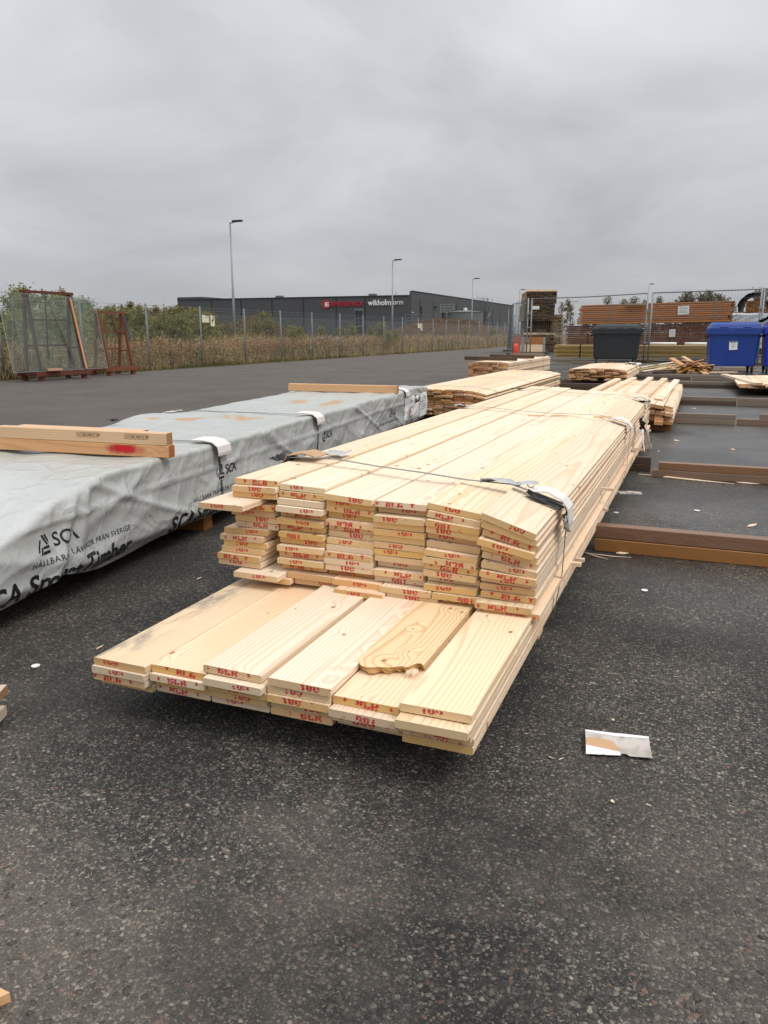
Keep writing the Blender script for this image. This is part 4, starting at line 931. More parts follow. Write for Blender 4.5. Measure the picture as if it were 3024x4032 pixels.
    crumple('plastic_scrap', Vector((-.47, 2.675, .525)) - O, (.13, .028, .03), BLACK_PLASTIC, t, 2.2).rotation_euler = (R(60), R(18), 0)
    crumple('plastic_scrap', Vector((-.397, 2.69, .455)) - O, (.05, .04, .04), BLACK_PLASTIC, t, 4.1).rotation_euler = (0, R(80), 0)
    crumple('plastic_scrap', Vector((-.62, 2.735, .571)) - O, (.20, .035, .04), CLEAR_FILM, t, 5.5)
    crumple('plastic_scrap', Vector((-.39, 2.66, .445)) - O, (.05, .03, .03), CLEAR_FILM, t, 7.5).rotation_euler = (0, R(70), R(40))
    k = MB(); k.tube([Vector((-.535 + .013 * math.cos(a), 2.735 + .008 * math.sin(a * .5), .566 + .012 * math.sin(a))) - O for a in [j * 2 * PI / 12 for j in range(12)]], .0022, 5); k.obj('plastic_scrap', CLEAR_FILM, t)
    # far-side pad with torn card and black foil
    q = ribbon('corner_pad', [Vector(p) - O for p in ((-1.61, 2.86, .545), (-1.575, 2.86, .598), (-1.50, 2.86, .612), (-1.44, 2.86, .597))], (0, .11, 0), .005, CARD, t)
    crumple('plastic_scrap', Vector((-1.60, 2.83, .585)) - O, (.09, .09, .06), BLACK_PLASTIC, t, 1.1)
    crumple('plastic_scrap', Vector((-1.42, 2.96, .600)) - O, (.10, .12, .03), CLEAR_FILM, t, 8.8)
    crumple('plastic_scrap', Vector((-1.57, 5.33, .597)) - O, (.12, .09, .03), PAD_DIRTY, t, 3.3); crumple('plastic_scrap', Vector((-1.55, 5.28, .598)) - O, (.06, .04, .03), BLACK_PLASTIC, t, 3.9)
    crumple('plastic_scrap', Vector((-1.57, 7.2, .597)) - O, (.12, .07, .03), BLACK_PLASTIC, t, 6.3)
    crumple('plastic_scrap', Vector((-.435, 7.22, .512)) - O, (.10, .06, .04), BLACK_PLASTIC, t, 6.9)
    # torn label wrapper hanging on the side
    crumple('hanging_wrapper', Vector((-.375, 6.16, .43)) - O, (.10, .13, .09), BLACK_PLASTIC, t, 10.2).rotation_euler = (0, R(78), R(8))
    crumple('label_sheet', Vector((-.35, 6.02, .315)) - O, (.17, .075, .05), WHITE, t, 11.2, 7, .4).rotation_euler = (R(8), R(80), R(6))
    crumple('label_sheet', Vector((-.335, 6.15, .31)) - O, (.16, .085, .05), WHITE, t, 12.2, 7, .4).rotation_euler = (R(-22), R(78), R(10))
    # splinters left on the top
    for x, y in ((-1.02, 5.02), (-.88, 5.08), (-.63, 5.25)):
        MB().tube([(0, 0, 0), (.06, .012, .002), (.13, .0, .004)], [.004, .005, .0015], 4).obj('splinter', PINE_OLD, t, Vector((x, y, .575 if x < -.7 else .56)) - O)
main_stack()
def bearer(x, y, w, l, h, mat, label, rz=0, grp='bearers under the long board stack'):
    o = MB().box((0, 0, h / 2), (w, l, h)).obj('bearer_block', mat, None, (x, y, 0), (0, 0, rz)); return tag(o, label, 'bearer block', grp)
bearer(-.98, 2.72, 1.02, .09, .099, PANEL, 'pine bearer under the overhanging front of the long board stack')
bearer(-.98, 5.55, 1.02, .09, .099, PANEL, 'pine bearer under the middle of the long board stack by the pale strip')
bearer(-.98, 7.36, 1.02, .09, .099, PANEL, 'pine bearer under the far end of the long board stack')

# ------------------------------------------------------------------ the foil-wrapped pack beside it
PA = R(22.05 - 15.85); PD = Vector((-math.sin(PA), math.cos(PA), 0)); PN = Vector((math.cos(PA), math.sin(PA), 0))
def sm(a, b, x): x = min(1, max(0, (x - a) / (b - a))); return x * x * (3 - 2 * x)
NR, NL = -2.05, -3.36
def ridge(v): return (1 - abs(noise.noise(v))) ** 3
def ztop(s): return .503 - .20 * (1 - sm(1.75, 2.85, s)) - .03 * sm(8.7, 9.2, s)
def side_off(s, z):
    zr = min(1, max(0, (z - .09) / .40))
    w = .014 * ridge(Vector((s * 1.1 + z * 3.2, z * 1.5 - s * .5, 3.3))) + .010 * ridge(Vector((s * 2.3 - z * 4.1, z * 3 + s * .7, 8.1))) + .004 * noise.noise(Vector((s * 6, z * 9, 1.7)))
    w += .009 * max(0, 1 - abs(z - .375 - .012 * noise.noise(Vector((s * .9, 0, 7)))) / .018) ** 1.5
    w += .016 * max(0, 1 - abs(noise.noise(Vector((s * 1.7 + z * 5.0, z * 1.1, 21.3)))) * 5) ** 2 * sm(.10, .25, z)
    w += .007 * max(0, 1 - abs(noise.noise(Vector((s * 1.3 - z * 3.5, z * .9, 35.1)))) * 6) ** 2
    w -= .020
    w += .034 * math.exp(-((s - 2.62 - .25 * (z - .3)) / .045) ** 2) * (.3 + .7 * zr)
    w += .022 * math.exp(-((s - 2.52 - .5 * (z - .3)) / .035) ** 2)
    w -= .014 * math.exp(-((s - 2.57 - .35 * (z - .3)) / .02) ** 2)
    for st in (3.86, 5.40, 8.06): w -= .010 * math.exp(-((s - st) / .04) ** 2)
    w -= .05 * sm(.16, .08, z)
    return w
def side_pt(s, z, off=0.0):
    n = NR + side_off(s, z) + off
    return PD * s + PN * n + Vector((0, 0, z))
def hem(s): return .098 + .022 * noise.noise(Vector((s * 1.3, 5.1, 0))) + .045 * math.exp(-((s - 2.5) / .14) ** 2) - .01 * math.exp(-((s - 3.0) / .3) ** 2)
def top_z(s, n):
    z = ztop(s) + .005 * noise.noise(Vector((s * 3.1, n * 4.3, 2))) + .010 * ridge(Vector((s * 1.4, n * 1.1 + s * .4, 6.2))) + .006 * ridge(Vector((s * 3.7 + n, n * 2.9, 9.2))) - .010
    z += .012 * noise.noise(Vector((n * 5.2, 0.3, s * .12)))
    z += .05 * math.exp(-((s - 5.0) / .28) ** 2 - ((n + 3.28) / .14) ** 2)
    z += .035 * math.exp(-((s - 8.0) / .25) ** 2 - ((n + 3.05) / .2) ** 2)
    z -= .05 * sm(-3.05, -3.40, n)
    z -= .035 * (1 - sm(2.2, 2.9, s)) * (.5 + .5 * math.sin(n * 9 + s * 4)) * .7
    return z
def wrap_mat():
    t = NT('grey_pack_foil'); g = t.n('ShaderNodeNewGeometry'); pos = g.outputs['Position']; sep = t.n('ShaderNodeSeparateXYZ'); t.l(pos, sep.inputs[0])
    s = t.m('ADD', t.m('MULTIPLY', sep.outputs[0], PD.x), t.m('MULTIPLY', sep.outputs[1], PD.y)); n = t.m('ADD', t.m('MULTIPLY', sep.outputs[0], PN.x), t.m('MULTIPLY', sep.outputs[1], PN.y))
    nz = t.noise(pos, 2.2, 5, .65); nf = t.noise(pos, 24, 4, .65)
    col = t.mix(t.rng(nz, .3, .7), (.405, .415, .40), (.50, .505, .485))
    # dirt film lying on the top of the foil
    topm = t.rng(sep.outputs[2], .44, .50, 0, 1, True)
    col = t.mix(t.m('MULTIPLY', topm, t.rng(t.m('ADD', t.m('MULTIPLY', nz, .6), t.m('MULTIPLY', nf, .4)), .38, .62, .10, .75, True)), col, (.375, .39, .335))
    # rusty brown stains round tears
    acc = None
    for cs, cn, rs, rn in ((5.1, -2.52, .16, .20), (4.95, -2.85, .14, .12), (6.40, -2.62, .22, .10), (6.42, -2.30, .34, .10), (5.62, -2.24, .12, .05), (6.95, -2.22, .12, .06), (2.28, -2.42, .22, .16), (4.85, -3.1, .1, .08)):
        a = t.m('DIVIDE', t.m('SUBTRACT', s, cs), rs); b = t.m('DIVIDE', t.m('SUBTRACT', n, cn), rn)
        d = t.m('SQRT', t.m('ADD', t.m('MULTIPLY', a, a), t.m('MULTIPLY', b, b)))
        k = t.rng(t.m('ADD', d, t.m('MULTIPLY', t.m('SUBTRACT', t.noise(pos, 13, 5, .7), .5), 3.2)), .30, 1.05, 1, 0, True)
        acc = k if acc is None else t.m('MAXIMUM', acc, k)
    acc = t.m('MULTIPLY', acc, topm)
    col = t.mix(acc, col, t.mix(nf, (.42, .19, .05), (.52, .33, .17)))
    # drips down the side below two stains
    drip = t.noise(t.scale(pos, (30, 30, 1.2)), 1.0, 3, .6)
    dm = t.m('MULTIPLY', t.rng(drip, .60, .68, 0, .5, True), t.m('MAXIMUM', t.rng(t.m('ABSOLUTE', t.m('SUBTRACT', s, 4.75)), .12, .2, 1, 0), t.rng(t.m('ABSOLUTE', t.m('SUBTRACT', s, 6.2)), .15, .25, 1, 0)))
    col = t.mix(t.m('MULTIPLY', dm, t.m('SUBTRACT', 1.0, topm)), col, (.34, .20, .10))
    # sharp little creases of stiff plastic
    wv = t.n('ShaderNodeVectorMath', operation='ADD'); t.l(pos, wv.inputs[0]); nn = t.n('ShaderNodeTexNoise'); t.l(pos, nn.inputs['Vector']); nn.inputs['Scale'].default_value = 5; t.l(t.scale(nn.outputs['Color'], (.25, .25, .25)), wv.inputs[1])
    def crease(sc, k):
        v = t.n('ShaderNodeTexVoronoi', feature='DISTANCE_TO_EDGE'); t.l(t.scale(wv.outputs[0], sc), v.inputs['Vector']); v.inputs['Scale'].default_value = 1.0
        return t.m('MULTIPLY', t.rng(v.outputs['Distance'], 0, .16, 1, 0), k)
    cr = t.m('ADD', crease((5, 5, 3.2), .55), crease((12, 12, 8), .14))
    t.bump(t.m('ADD', t.m('ADD', nz, cr), t.m('MULTIPLY', nf, .10)), .55, .014)
    return t.fin(col, t.rng(nf, .3, .7, .26, .42), .5)
WRAP = wrap_mat()
def foil_pack():
    t = thing('wrapped_pack', 'long lumber pack in grey SCA foil with green straps', 'lumber pack', (0, 0, 0))
    S = np.arange(.9, 9.18, .02); V = []
    prof_n = None
    for s in S:
        ring = []; zt = top_z(s, NR - .03); h0 = hem(s)
        for k in range(27):
            z = h0 + (zt - .03 - h0) * k / 26; p = side_pt(s, z); ring.append(p)
        for k in range(1, 5):
            a = k / 5 * PI / 2; wob = side_off(s, zt - .03)
            ring.append(PD * s + PN * (NR - .03 + wob * (1 - k / 5) + .03 * math.cos(a)) + Vector((0, 0, zt - .03 + .03 * math.sin(a))))
        for k in range(42):
            n = NR - .03 + (NL - NR + .06) * k / 41; ring.append(PD * s + PN * n + Vector((0, 0, top_z(s, n))))
        zl = top_z(s, NL + .03)
        for k in range(1, 12):
            ring.append(PD * s + PN * (NL - .02 * noise.noise(Vector((s * 2, k * .3, 4)))) + Vector((0, 0, zl - .02 - (zl - .10) * k / 11)))
        V += ring; nr = len(ring)
    # taper the far end in so that the foil folds over the pack end
    m = MB(); nS = len(S)
    end = V[-nr:]; c = sum(end, Vector()) / nr
    for k, sc in ((1, .985), (2, .93)): V += [c + (p - c) * sc + PD * (.03 * k) for p in end]
    nS += 2
    fs = [(i * nr + j, (i + 1) * nr + j, (i + 1) * nr + j + 1, i * nr + j + 1) for i in range(nS - 1) for j in range(nr - 1)]
    fs = [tuple(reversed(f)) for f in fs]
    fs.append(tuple((nS - 1) * nr + j for j in range(nr))); fs.append(tuple(range(nr - 1, -1, -1)))
    m.add(V, fs); m.obj('foil', WRAP, t, smooth=True)
    # boards hidden inside, seen only under the hem
    inner = MB(); M = Matrix((PN, PD, Vector((0, 0, 1)))).transposed()
    c = PD * 5.65 + PN * ((NR + NL) / 2); inner.box((c.x, c.y, .22), (1.14, 6.5, .20), 0, 0, M); inner.obj('timber_core', PINE_OLD, t)
    # flattened text and emblem on the side
    def on_side(me, s0, z0, name, off=.0022, rot=0.0):
        cr, sr = math.cos(rot), math.sin(rot)
        for v in me.vertices:
            x, y = v.co.x * cr - v.co.y * sr, v.co.x * sr + v.co.y * cr
            v.co = side_pt(s0 + x, max(z0 + y, hem(s0 + x) + .002), off)
        return put(name, me, t)
    def emblem(k):
        m = MB(); bars = [((0, .25), (.12, .25), (.36, 1.02), (.24, 1.02)), ((.20, .05), (.32, .05), (.46, .52), (.34, .52)), ((.42, 1.30), (.56, 1.30), (.94, .62), (.80, .62)), ((.66, 1.30), (.80, 1.30), (1.0, .90), (1.0, .66)), ((.46, .40), (1.0, .40), (1.0, .56), (.52, .56)), ((.36, .05), (1.0, .05), (1.0, .24), (.42, .24))]
        for b in bars: m.add([(x * k, y * k, 0) for x, y in b], [(0, 1, 2, 3)])
        me = m.mesh('emblem', BLACK_INK); bm = bmesh.new(); bm.from_mesh(me); bmesh.ops.subdivide_edges(bm, edges=bm.edges, cuts=3, use_grid_fill=True); bm.to_mesh(me); bm.free(); return me
    for s0, z0, k in ((2.365, .262, .062), (3.835, .295, .066), (5.50, .285, .066), (7.44, .275, .066)):
        on_side(emblem(k), s0, z0, 'emblem'); on_side(text_mesh('SCA', .078, BLACK_INK, .0008, 0, .02), s0 + .085, z0 + .022, 'lettering')
    for s0 in (2.325, 3.56, 7.1): on_side(text_mesh('HÅLLBARA TRÄVAROR FRÅN SVERIGE', .034, BLACK_INK, 0, 0, .02, 1.15), s0, .222, 'lettering')
    for s0 in (2.06, 3.33): on_side(text_mesh('SCA Smart Timber', .118, BLACK_INK, .0026, 0, .02, 1.02), s0, .112, 'lettering')
    # straps and white card pads
    for st in (3.86, 5.40, 8.06):
        pts = [side_pt(st + .02, z, .004) for z in (.10, .18, .26, .34, .42, .455)] + [PD * st + PN * (NR - .004) + Vector((0, 0, .498)), PD * st + PN * (NR - .05) + Vector((0, 0, .522))] + [PD * st + PN * n + Vector((0, 0, max(top_z(st, n) + .006, .508))) for n in (-2.2, -2.4, -2.6, -2.8, -3.0, -3.2, -3.32)]
        ribbon('strap', pts, PD * .018, .0015, STRAP_GREEN, t)
        for sd in (0, 1):
            if sd == 0: pp = [PD * st + PN * n + Vector((0, 0, z)) for n, z in ((-2.19, .520), (-2.12, .521), (-2.06, .512), (-2.028, .488), (-2.022, .455), (-2.024, .440))]
            else: pp = [PD * st + PN * n + Vector((0, 0, z)) for n, z in ((-3.36, .44), (-3.345, .475), (-3.30, .495), (-3.22, .502))]
            ribbon('corner_pad', pp, PD * .15, .005, PAD, t)
    crumple('plastic_scrap', PD * 4.62 + PN * (-3.26) + Vector((0, 0, .515)), (.06, .05, .05), BLACK_PLASTIC, t, 1.9)
    # shipping label at the far end: printed sheets, number lines, black field (its square code is left out)
    def lab(s0, s1, z0, z1, mat, off, name, n=6):
        vs = [side_pt(s0 + (s1 - s0) * i / n, z0 + (z1 - z0) * j / n, off) for i in range(n + 1) for j in range(n + 1)]
        fs = [(i * (n + 1) + j, (i + 1) * (n + 1) + j, (i + 1) * (n + 1) + j + 1, i * (n + 1) + j + 1) for i in range(n) for j in range(n)]
        return MB().add(vs, fs).obj(name, mat, t)
    lab(8.00, 8.72, .13, .43, WHITE, .004, 'label_sheet'); lab(8.74, 9.12, .15, .42, WHITE, .004, 'label_sheet')
    lab(8.46, 8.70, .335, .425, BLACK_INK, .006, 'label_field')
    on_side(text_mesh('5 400', .075, SIGN_WHITE, .001, 0, .03), 8.475, .352, 'lettering', .0075)
    on_side(text_mesh('389', .075, plain('label_red', (.35, .03, .04), .6), .001, 0, .03), 8.17, .235, 'lettering', .006)
    on_side(text_mesh('5317', .055, BLACK_INK, 0, 0, .03), 8.22, .355, 'lettering', .006)
    for z in (.31, .295, .205, .19, .165): lab(8.05, 8.40, z, z + .005, BLACK_INK, .006, 'printed_line', 3)
    for z in (.38, .35, .32, .29, .26, .23): lab(8.78, 9.05, z, z + .005, BLACK_INK, .006, 'printed_line', 3)
foil_pack()
for s_, w_ in ((3.86, .10), (7.0, .10)):
    c = PD * s_ + PN * -2.70
    o = MB().box((0, 0, .05), (1.10, w_, .10)).obj('bearer_block', WET_ORANGE, None, c, (0, 0, PA)); tag(o, 'orange pine bearer under the foil pack' + (', showing below the printed hem' if s_ < 5 else ' near its labelled end'), 'bearer block')
def timber(name, p, q, w, h, mats, label, cat='timber', group=None, roll=0.0, parent=None):
    p, q = Vector(p), Vector(q); d = q - p; l = d.length; me = plank_mesh(w, l, h, list(mats), seed=len(label), ch=.003, segs=2)
    o = put(name, me, parent, (p + q) / 2); o.rotation_mode = 'QUATERNION'; o.rotation_quaternion = d.to_track_quat('Y', 'Z')
    if label: tag(o, label, cat, group)
    return o
def pack_timbers():
    y = 3.045; z0 = .507
    a, b = Vector((-2.36, y + .02, z0 + .030)), Vector((-3.75, y - .17, z0 + .042))
    t1 = timber('timber', b, a, .055, .060, (PINE_OLD, PINE_OLD_END), 'pale timber with red spray paint, underneath on the foil pack')
    d = (a - b).normalized(); t2 = timber('timber', b + d * .43 + Vector((0, 0, .0607)), a + d * -.008 + Vector((0, 0, .0607)), .055, .060, (PINE_OLD, PINE_OLD_END), 'timber with scorched pallet stamps lying on the red-sprayed one')
    t3 = timber('timber', b + Vector((0, .06, 0)), a + d * -.16 + Vector((0, .058, 0)), .055, .060, (PINE_OLD, PINE_OLD_END), 'timber lying behind the red-sprayed one on the foil pack')
    t4 = timber('timber', b + d * .50 + Vector((0, .06, .0607)), a + d * -.18 + Vector((0, .058, .0607)), .055, .060, (PINE_OLD, PINE_OLD_END), 'timber behind the stamped one, top back of the four on the foil pack')
    d = (a - b).normalized(); nrm = Vector((d.y, -d.x, 0)).normalized()
    def spot(x, z): return a + d * x + Vector((0, 0, z)) + nrm * .0282
    # spray paint patch: a flat irregular film on the lower timber's face
    sp = NT('red_spray'); tc = sp.n('ShaderNodeTexCoord').outputs['Object']; nz = sp.noise(tc, 22, 5, .65)
    s3 = sp.n('ShaderNodeSeparateXYZ'); sp.l(tc, s3.inputs[0]); ax = sp.m('DIVIDE', s3.outputs[0], .125); az = sp.m('DIVIDE', sp.m('SUBTRACT', s3.outputs[2], .006), .034)
    dd = sp.m('SQRT', sp.m('ADD', sp.m('MULTIPLY', ax, ax), sp.m('MULTIPLY', az, az)))
    k = sp.rng(sp.m('ADD', dd, sp.m('MULTIPLY', sp.m('SUBTRACT', nz, .5), 1.1)), .12, 1.12, .97, 0, True)
    tr = sp.n('ShaderNodeBsdfTransparent'); mx = sp.n('ShaderNodeMixShader'); sp.l(k, mx.inputs[0]); sp.l(tr.outputs[0], mx.inputs[1]); sp.l(sp.b.outputs[0], mx.inputs[2]); sp.l(mx.outputs[0], sp.out.inputs[0]); sp.fin((.55, .012, .022), .6, .3)
    c = spot(-.245, .000); ang = math.atan2(d.y, d.x)
    o = MB().add([(-.15, 0, -.0275), (.15, 0, -.0275), (.15, 0, .0275), (-.15, 0, .0275)], [(0, 1, 2, 3)]).obj('spray_mark', sp.mat, None, c, (0, 0, ang))
    o.parent = t1; o.matrix_parent_inverse = (Matrix.Translation(t1.location) @ t1.rotation_quaternion.to_matrix().to_4x4()).inverted()
    for x, body in ((-.20, 'SE-X8415 HT'), (-.47, 'SE-X8415 HT')):
        me = text_mesh(body, .0175, BROWN_INK, .0002); c = spot(x, .0607 + .001)
        m = MB(); w = .088
        for p, q in (((-.034, -.004), (w, -.004)), ((-.034, .0165), (w, .0165)), ((-.034, -.004), (-.034, .0165)), ((-.004, -.004), (-.004, .0165)), ((w, -.004), (w, .0165)), ((-.029, .004), (-.009, .004)), ((-.029, .008), (-.009, .008))):
            m.bar((p[0], 0, p[1]), (q[0], 0, q[1]), .0014, .0006)
        bmo = m.obj('stamp_lettering', BROWN_INK, None, c, (0, 0, ang)); tx = put('stamp_lettering', me, None, c, (R(90), 0, ang))
        for o in (bmo, tx): o.parent = t2; o.matrix_parent_inverse = (Matrix.Translation(t2.location) @ t2.rotation_quaternion.to_matrix().to_4x4()).inverted()
    timber('timber', (-4.02, 7.26, .545), (-2.86, 7.44, .537), .075, .075, (PINE_OLD, PINE_OLD_END), 'single old timber across the far end of the foil pack')
pack_timbers()

# ------------------------------------------------------------------ other board stacks
def tg_mesh(w, l, th, mats):
    """Tongue-and-groove panel board along local y: stepped, bevelled edges."""
    e = th * .5; sec = [(-w / 2 + e, -th / 2), (w / 2 - e * .2, -th / 2), (w / 2 - e * .2, -th * .15), (w / 2 + e * .6, -th * .12), (w / 2 + e * .6, th * .12), (w / 2 - e * .1, th * .15), (w / 2 - e, th / 2), (-w / 2 + e * 1.3, th / 2), (-w / 2, th * .1), (-w / 2 + e * .5, -th * .1)]
    n = len(sec); m = MB(); vs = [(x, y, z) for y in (-l / 2, l / 2) for x, z in sec]
    m.add(vs, [(j, n + j, n + (j + 1) % n, (j + 1) % n) for j in range(n)]); m.add([], [])
    m.f += [tuple(range(n)), tuple(n + j for j in reversed(range(n)))]; m.m += [1, 1]
    return m.mesh('plank', mats)
def pile(name, label, x0, x1, y0, y1, z0, layers, cols, th, mesh, crown=0.0, jit=.03, gap=.001, rot=0.0, skip=None, end_jit=.03, side_jit=.006, grp=None, shrink=0.0, tilt=0.0):
    """Boards along y between x0..x1, stacked in layers; the crown lets the edges of upper layers droop."""
    t = thing(name, label, 'lumber stack', ((x0 + x1) / 2, y0, 0), rot, grp); cx = (x0 + x1) / 2; p = (x1 - x0) / cols; rd = random.Random(len(label) * 31 + layers)
    L = y1 - y0
    for k in range(layers):
        off = rd.uniform(-side_jit, side_jit) * 2
        for c in range(cols):
            if skip and skip(k, c): continue
            xx = x0 + p * (c + .5) - cx; f = (k + 1) / layers; u = 2 * xx / (x1 - x0)
            dz = -crown * f * max(0, abs(u) - .35) ** 2 / .42; ro = (crown * f * 2 * max(0, abs(u) - .35) / .42 * 2 / (x1 - x0)) * (1 if u > 0 else -1)
            put('plank', mesh, t, (xx * (1 - shrink * f) + off + rd.uniform(-side_jit, side_jit) * .6, L / 2 + rd.uniform(-end_jit, end_jit), z0 + (th + gap) * (k + .5) + dz), (0, ro + R(rd.uniform(-tilt, tilt)), R(rd.uniform(-.08, .08))))
    return t
def wires(t, pts_list, mat=WIRE_DK, w=.012, name='strap'):
    for pts in pts_list: ribbon(name, pts, (0, w, 0), .0012, mat, t)
def panel_stack():
    x0, x1, y0, y1 = -3.62, -2.42, 9.25, 14.7; z0 = .10; th, L = .0225, 13
    me = tg_mesh((x1 - x0) / 9 - .004, y1 - y0, th, [PANEL, PANEL_END])
    t = pile('panel_stack', 'stack of tongue-and-groove pine panelling with splayed edges behind the foil pack', x0, x1, y0, y1, z0, L, 9, th, me, crown=.05, end_jit=.05, side_jit=.012, tilt=1.5, gap=.002)
    zt = z0 + (th + .002) * L; cx = (x0 + x1) / 2
    wires(t, [[(x0 - cx - .02, y, z0), (x0 - cx - .015, y, zt - .05), (x0 - cx + .25, y, zt + .004), (x1 - cx - .25, y, zt + .004), (x1 - cx + .012, y, zt - .045), (x1 - cx + .02, y, z0)] for y in (.55, 2.7, 4.9)])
    bearer(-3.02, 10.2, 1.1, .09, .099, GREY_TIMBER, 'grey bearer under the near end of the panelling stack', 0, None); bearer(-3.02, 13.6, 1.1, .09, .099, GREY_TIMBER, 'grey bearer under the far end of the panelling stack', 0, None)
panel_stack()
def dark_beam_stack():
    x0, x1, y0, y1 = -4.9, -3.98, 17.2, 22.4; z0 = .10; th, L = .0365, 10
    me = plank_mesh((x1 - x0) / 8 - .004, y1 - y0, th, [PANEL, PANEL_END], segs=1)
    t = pile('batten_stack', 'stack of brownish pine boards with dark beams lying across it', x0, x1, y0, y1, z0, L, 8, th, me, crown=.03, end_jit=.05, side_jit=.006, gap=.001)
    zt = z0 + (th + .001) * L; cx = (x0 + x1) / 2
    wires(t, [[(x1 - cx + .012, y, z0), (x1 - cx + .01, y, zt - .03), (x1 - cx - .2, y, zt + .004), (x0 - cx, y, zt - .02)] for y in (1.0, 2.6, 4.2)])
    z = zt + .045
    timber('dark_beam', (-5.25, 18.15, z), (-3.95, 17.9, z), .085, .085, (DARK_TIMBER, DARK_TIMBER), 'long dark beam across the front of the brownish board stack')
    timber('dark_beam', (-5.1, 20.0, z), (-3.9, 19.6, z), .085, .085, (DARK_TIMBER, DARK_TIMBER), 'dark beam across the middle of the brownish board stack')
    timber('dark_beam', (-4.95, 21.7, z), (-3.95, 21.4, z), .085, .085, (GREY_TIMBER, DARK_TIMBER), 'greyish beam across the far end of the brownish board stack')
    bearer(-4.44, 18.2, .9, .09, .099, DARK_TIMBER, 'dark bearer under the near end of the brownish board stack', 0, None); bearer(-4.44, 21.4, .9, .09, .099, DARK_TIMBER, 'dark bearer under the far end of the brownish board stack', 0, None)
dark_beam_stack()
def small_panel_stack():
    x0, x1, y0, y1 = -2.62, -1.42, 17.0, 20.3; th, L = .0225, 10; z0 = .128
    me = tg_mesh((x1 - x0) / 8 - .004, y1 - y0, th, [PANEL, PANEL_END])
    t = pile('panel_stack', 'short ragged stack of panel boards in front of the charcoal bin', x0, x1, y0, y1, z0, L, 8, th, me, crown=.03, end_jit=.10, side_jit=.016, tilt=2, gap=.002, skip=lambda k, c: k < 2 and c in (4,))
    crumple('plastic_scrap', (.50, 2.7, z0 + .0245 * L + .02), (.35, .22, .12), WHITE, t, 3.7)
    cx = (x0 + x1) / 2; zt = z0 + .0245 * L
    wires(t, [[(x0 - cx, y, zt - .03), (0, y, zt + .004), (x1 - cx, y, zt - .02), (x1 - cx + .02, y, z0)] for y in (1.2, 2.6)])
small_panel_stack()
def strip_stack():
    x0, x1, y0, y1 = -1.42, -.24, 9.25, 13.5; th, L = .0385, 6; z0 = .10
    me = plank_mesh((x1 - x0) / 12 - .005, y1 - y0, th, [PINE, PANEL_END], segs=1)
    t = pile('batten_stack', 'stack of pale square-edged battens with uneven ends beyond the long board stack', x0, x1, y0, y1, z0, L, 12, th, me, crown=.05, end_jit=.13, side_jit=.004, gap=.001)
    cx = (x0 + x1) / 2; zt = z0 + .0395 * L; rd = random.Random(4)
    for c, dx, ya in ((1, .0, -.1), (3, .01, .35), (6, .0, .5), (8, .02, .25), (10, .0, .45)):
        put('plank', me, t, (x0 - cx + .098 * (c + .5) + dx, (y1 - y0) / 2 + ya, zt + .0195 - (.03 if c == 10 else 0)), (0, R(8) if c == 10 else 0, R(rd.uniform(-1.2, 1.2))))
    wires(t, [[(x0 - cx - .01, y, z0), (x0 - cx, y, zt - .03), (-.2, y, zt + .044), (.3, y, zt + .044), (x1 - cx, y, zt - .03), (x1 - cx + .012, y, z0)] for y in (.75, 2.4, 3.7)])
    o = MB().box((0, 0, .05), (1.16, .09, .10)).obj('bearer_block', WET_ORANGE, None, (-.83, 9.5, 0)); tag(o, 'brown bearer under the near end of the batten stack', 'bearer block')
    o = MB().box((0, 0, .05), (1.16, .09, .10)).obj('bearer_block', WET_ORANGE, None, (-.83, 12.6, 0)); tag(o, 'brown bearer under the far end of the batten stack', 'bearer block')
strip_stack()
def edge_stack():
    x0, x1, y0, y1 = .66, 1.86, 15.5, 18.8; th, L = .0225, 3; z0 = .135
    me = plank_mesh((x1 - x0) / 8 - .004, y1 - y0, th, [PINE, PANEL_END], segs=1)
    t = pile('board_stack', 'low stack of pale boards lying in front of the blue waste bin', x0, x1, y0, y1, z0, L, 8, th, me, end_jit=.12, side_jit=.01, gap=.001)
    me2 = plank_mesh(.13, 3.2, .022, [PINE, PANEL_END], segs=1)
    for k in range(2): put('plank', me2, t, (-.53 + .0 * k, 1.35, z0 + .074 + .023 * k), (0, 0, R(9)))
    cx = (x0 + x1) / 2
    wires(t, [[(x0 - cx, y, z0 + .073), (x1 - cx, y, z0 + .073)] for y in (.9, 2.2)])
edge_stack()
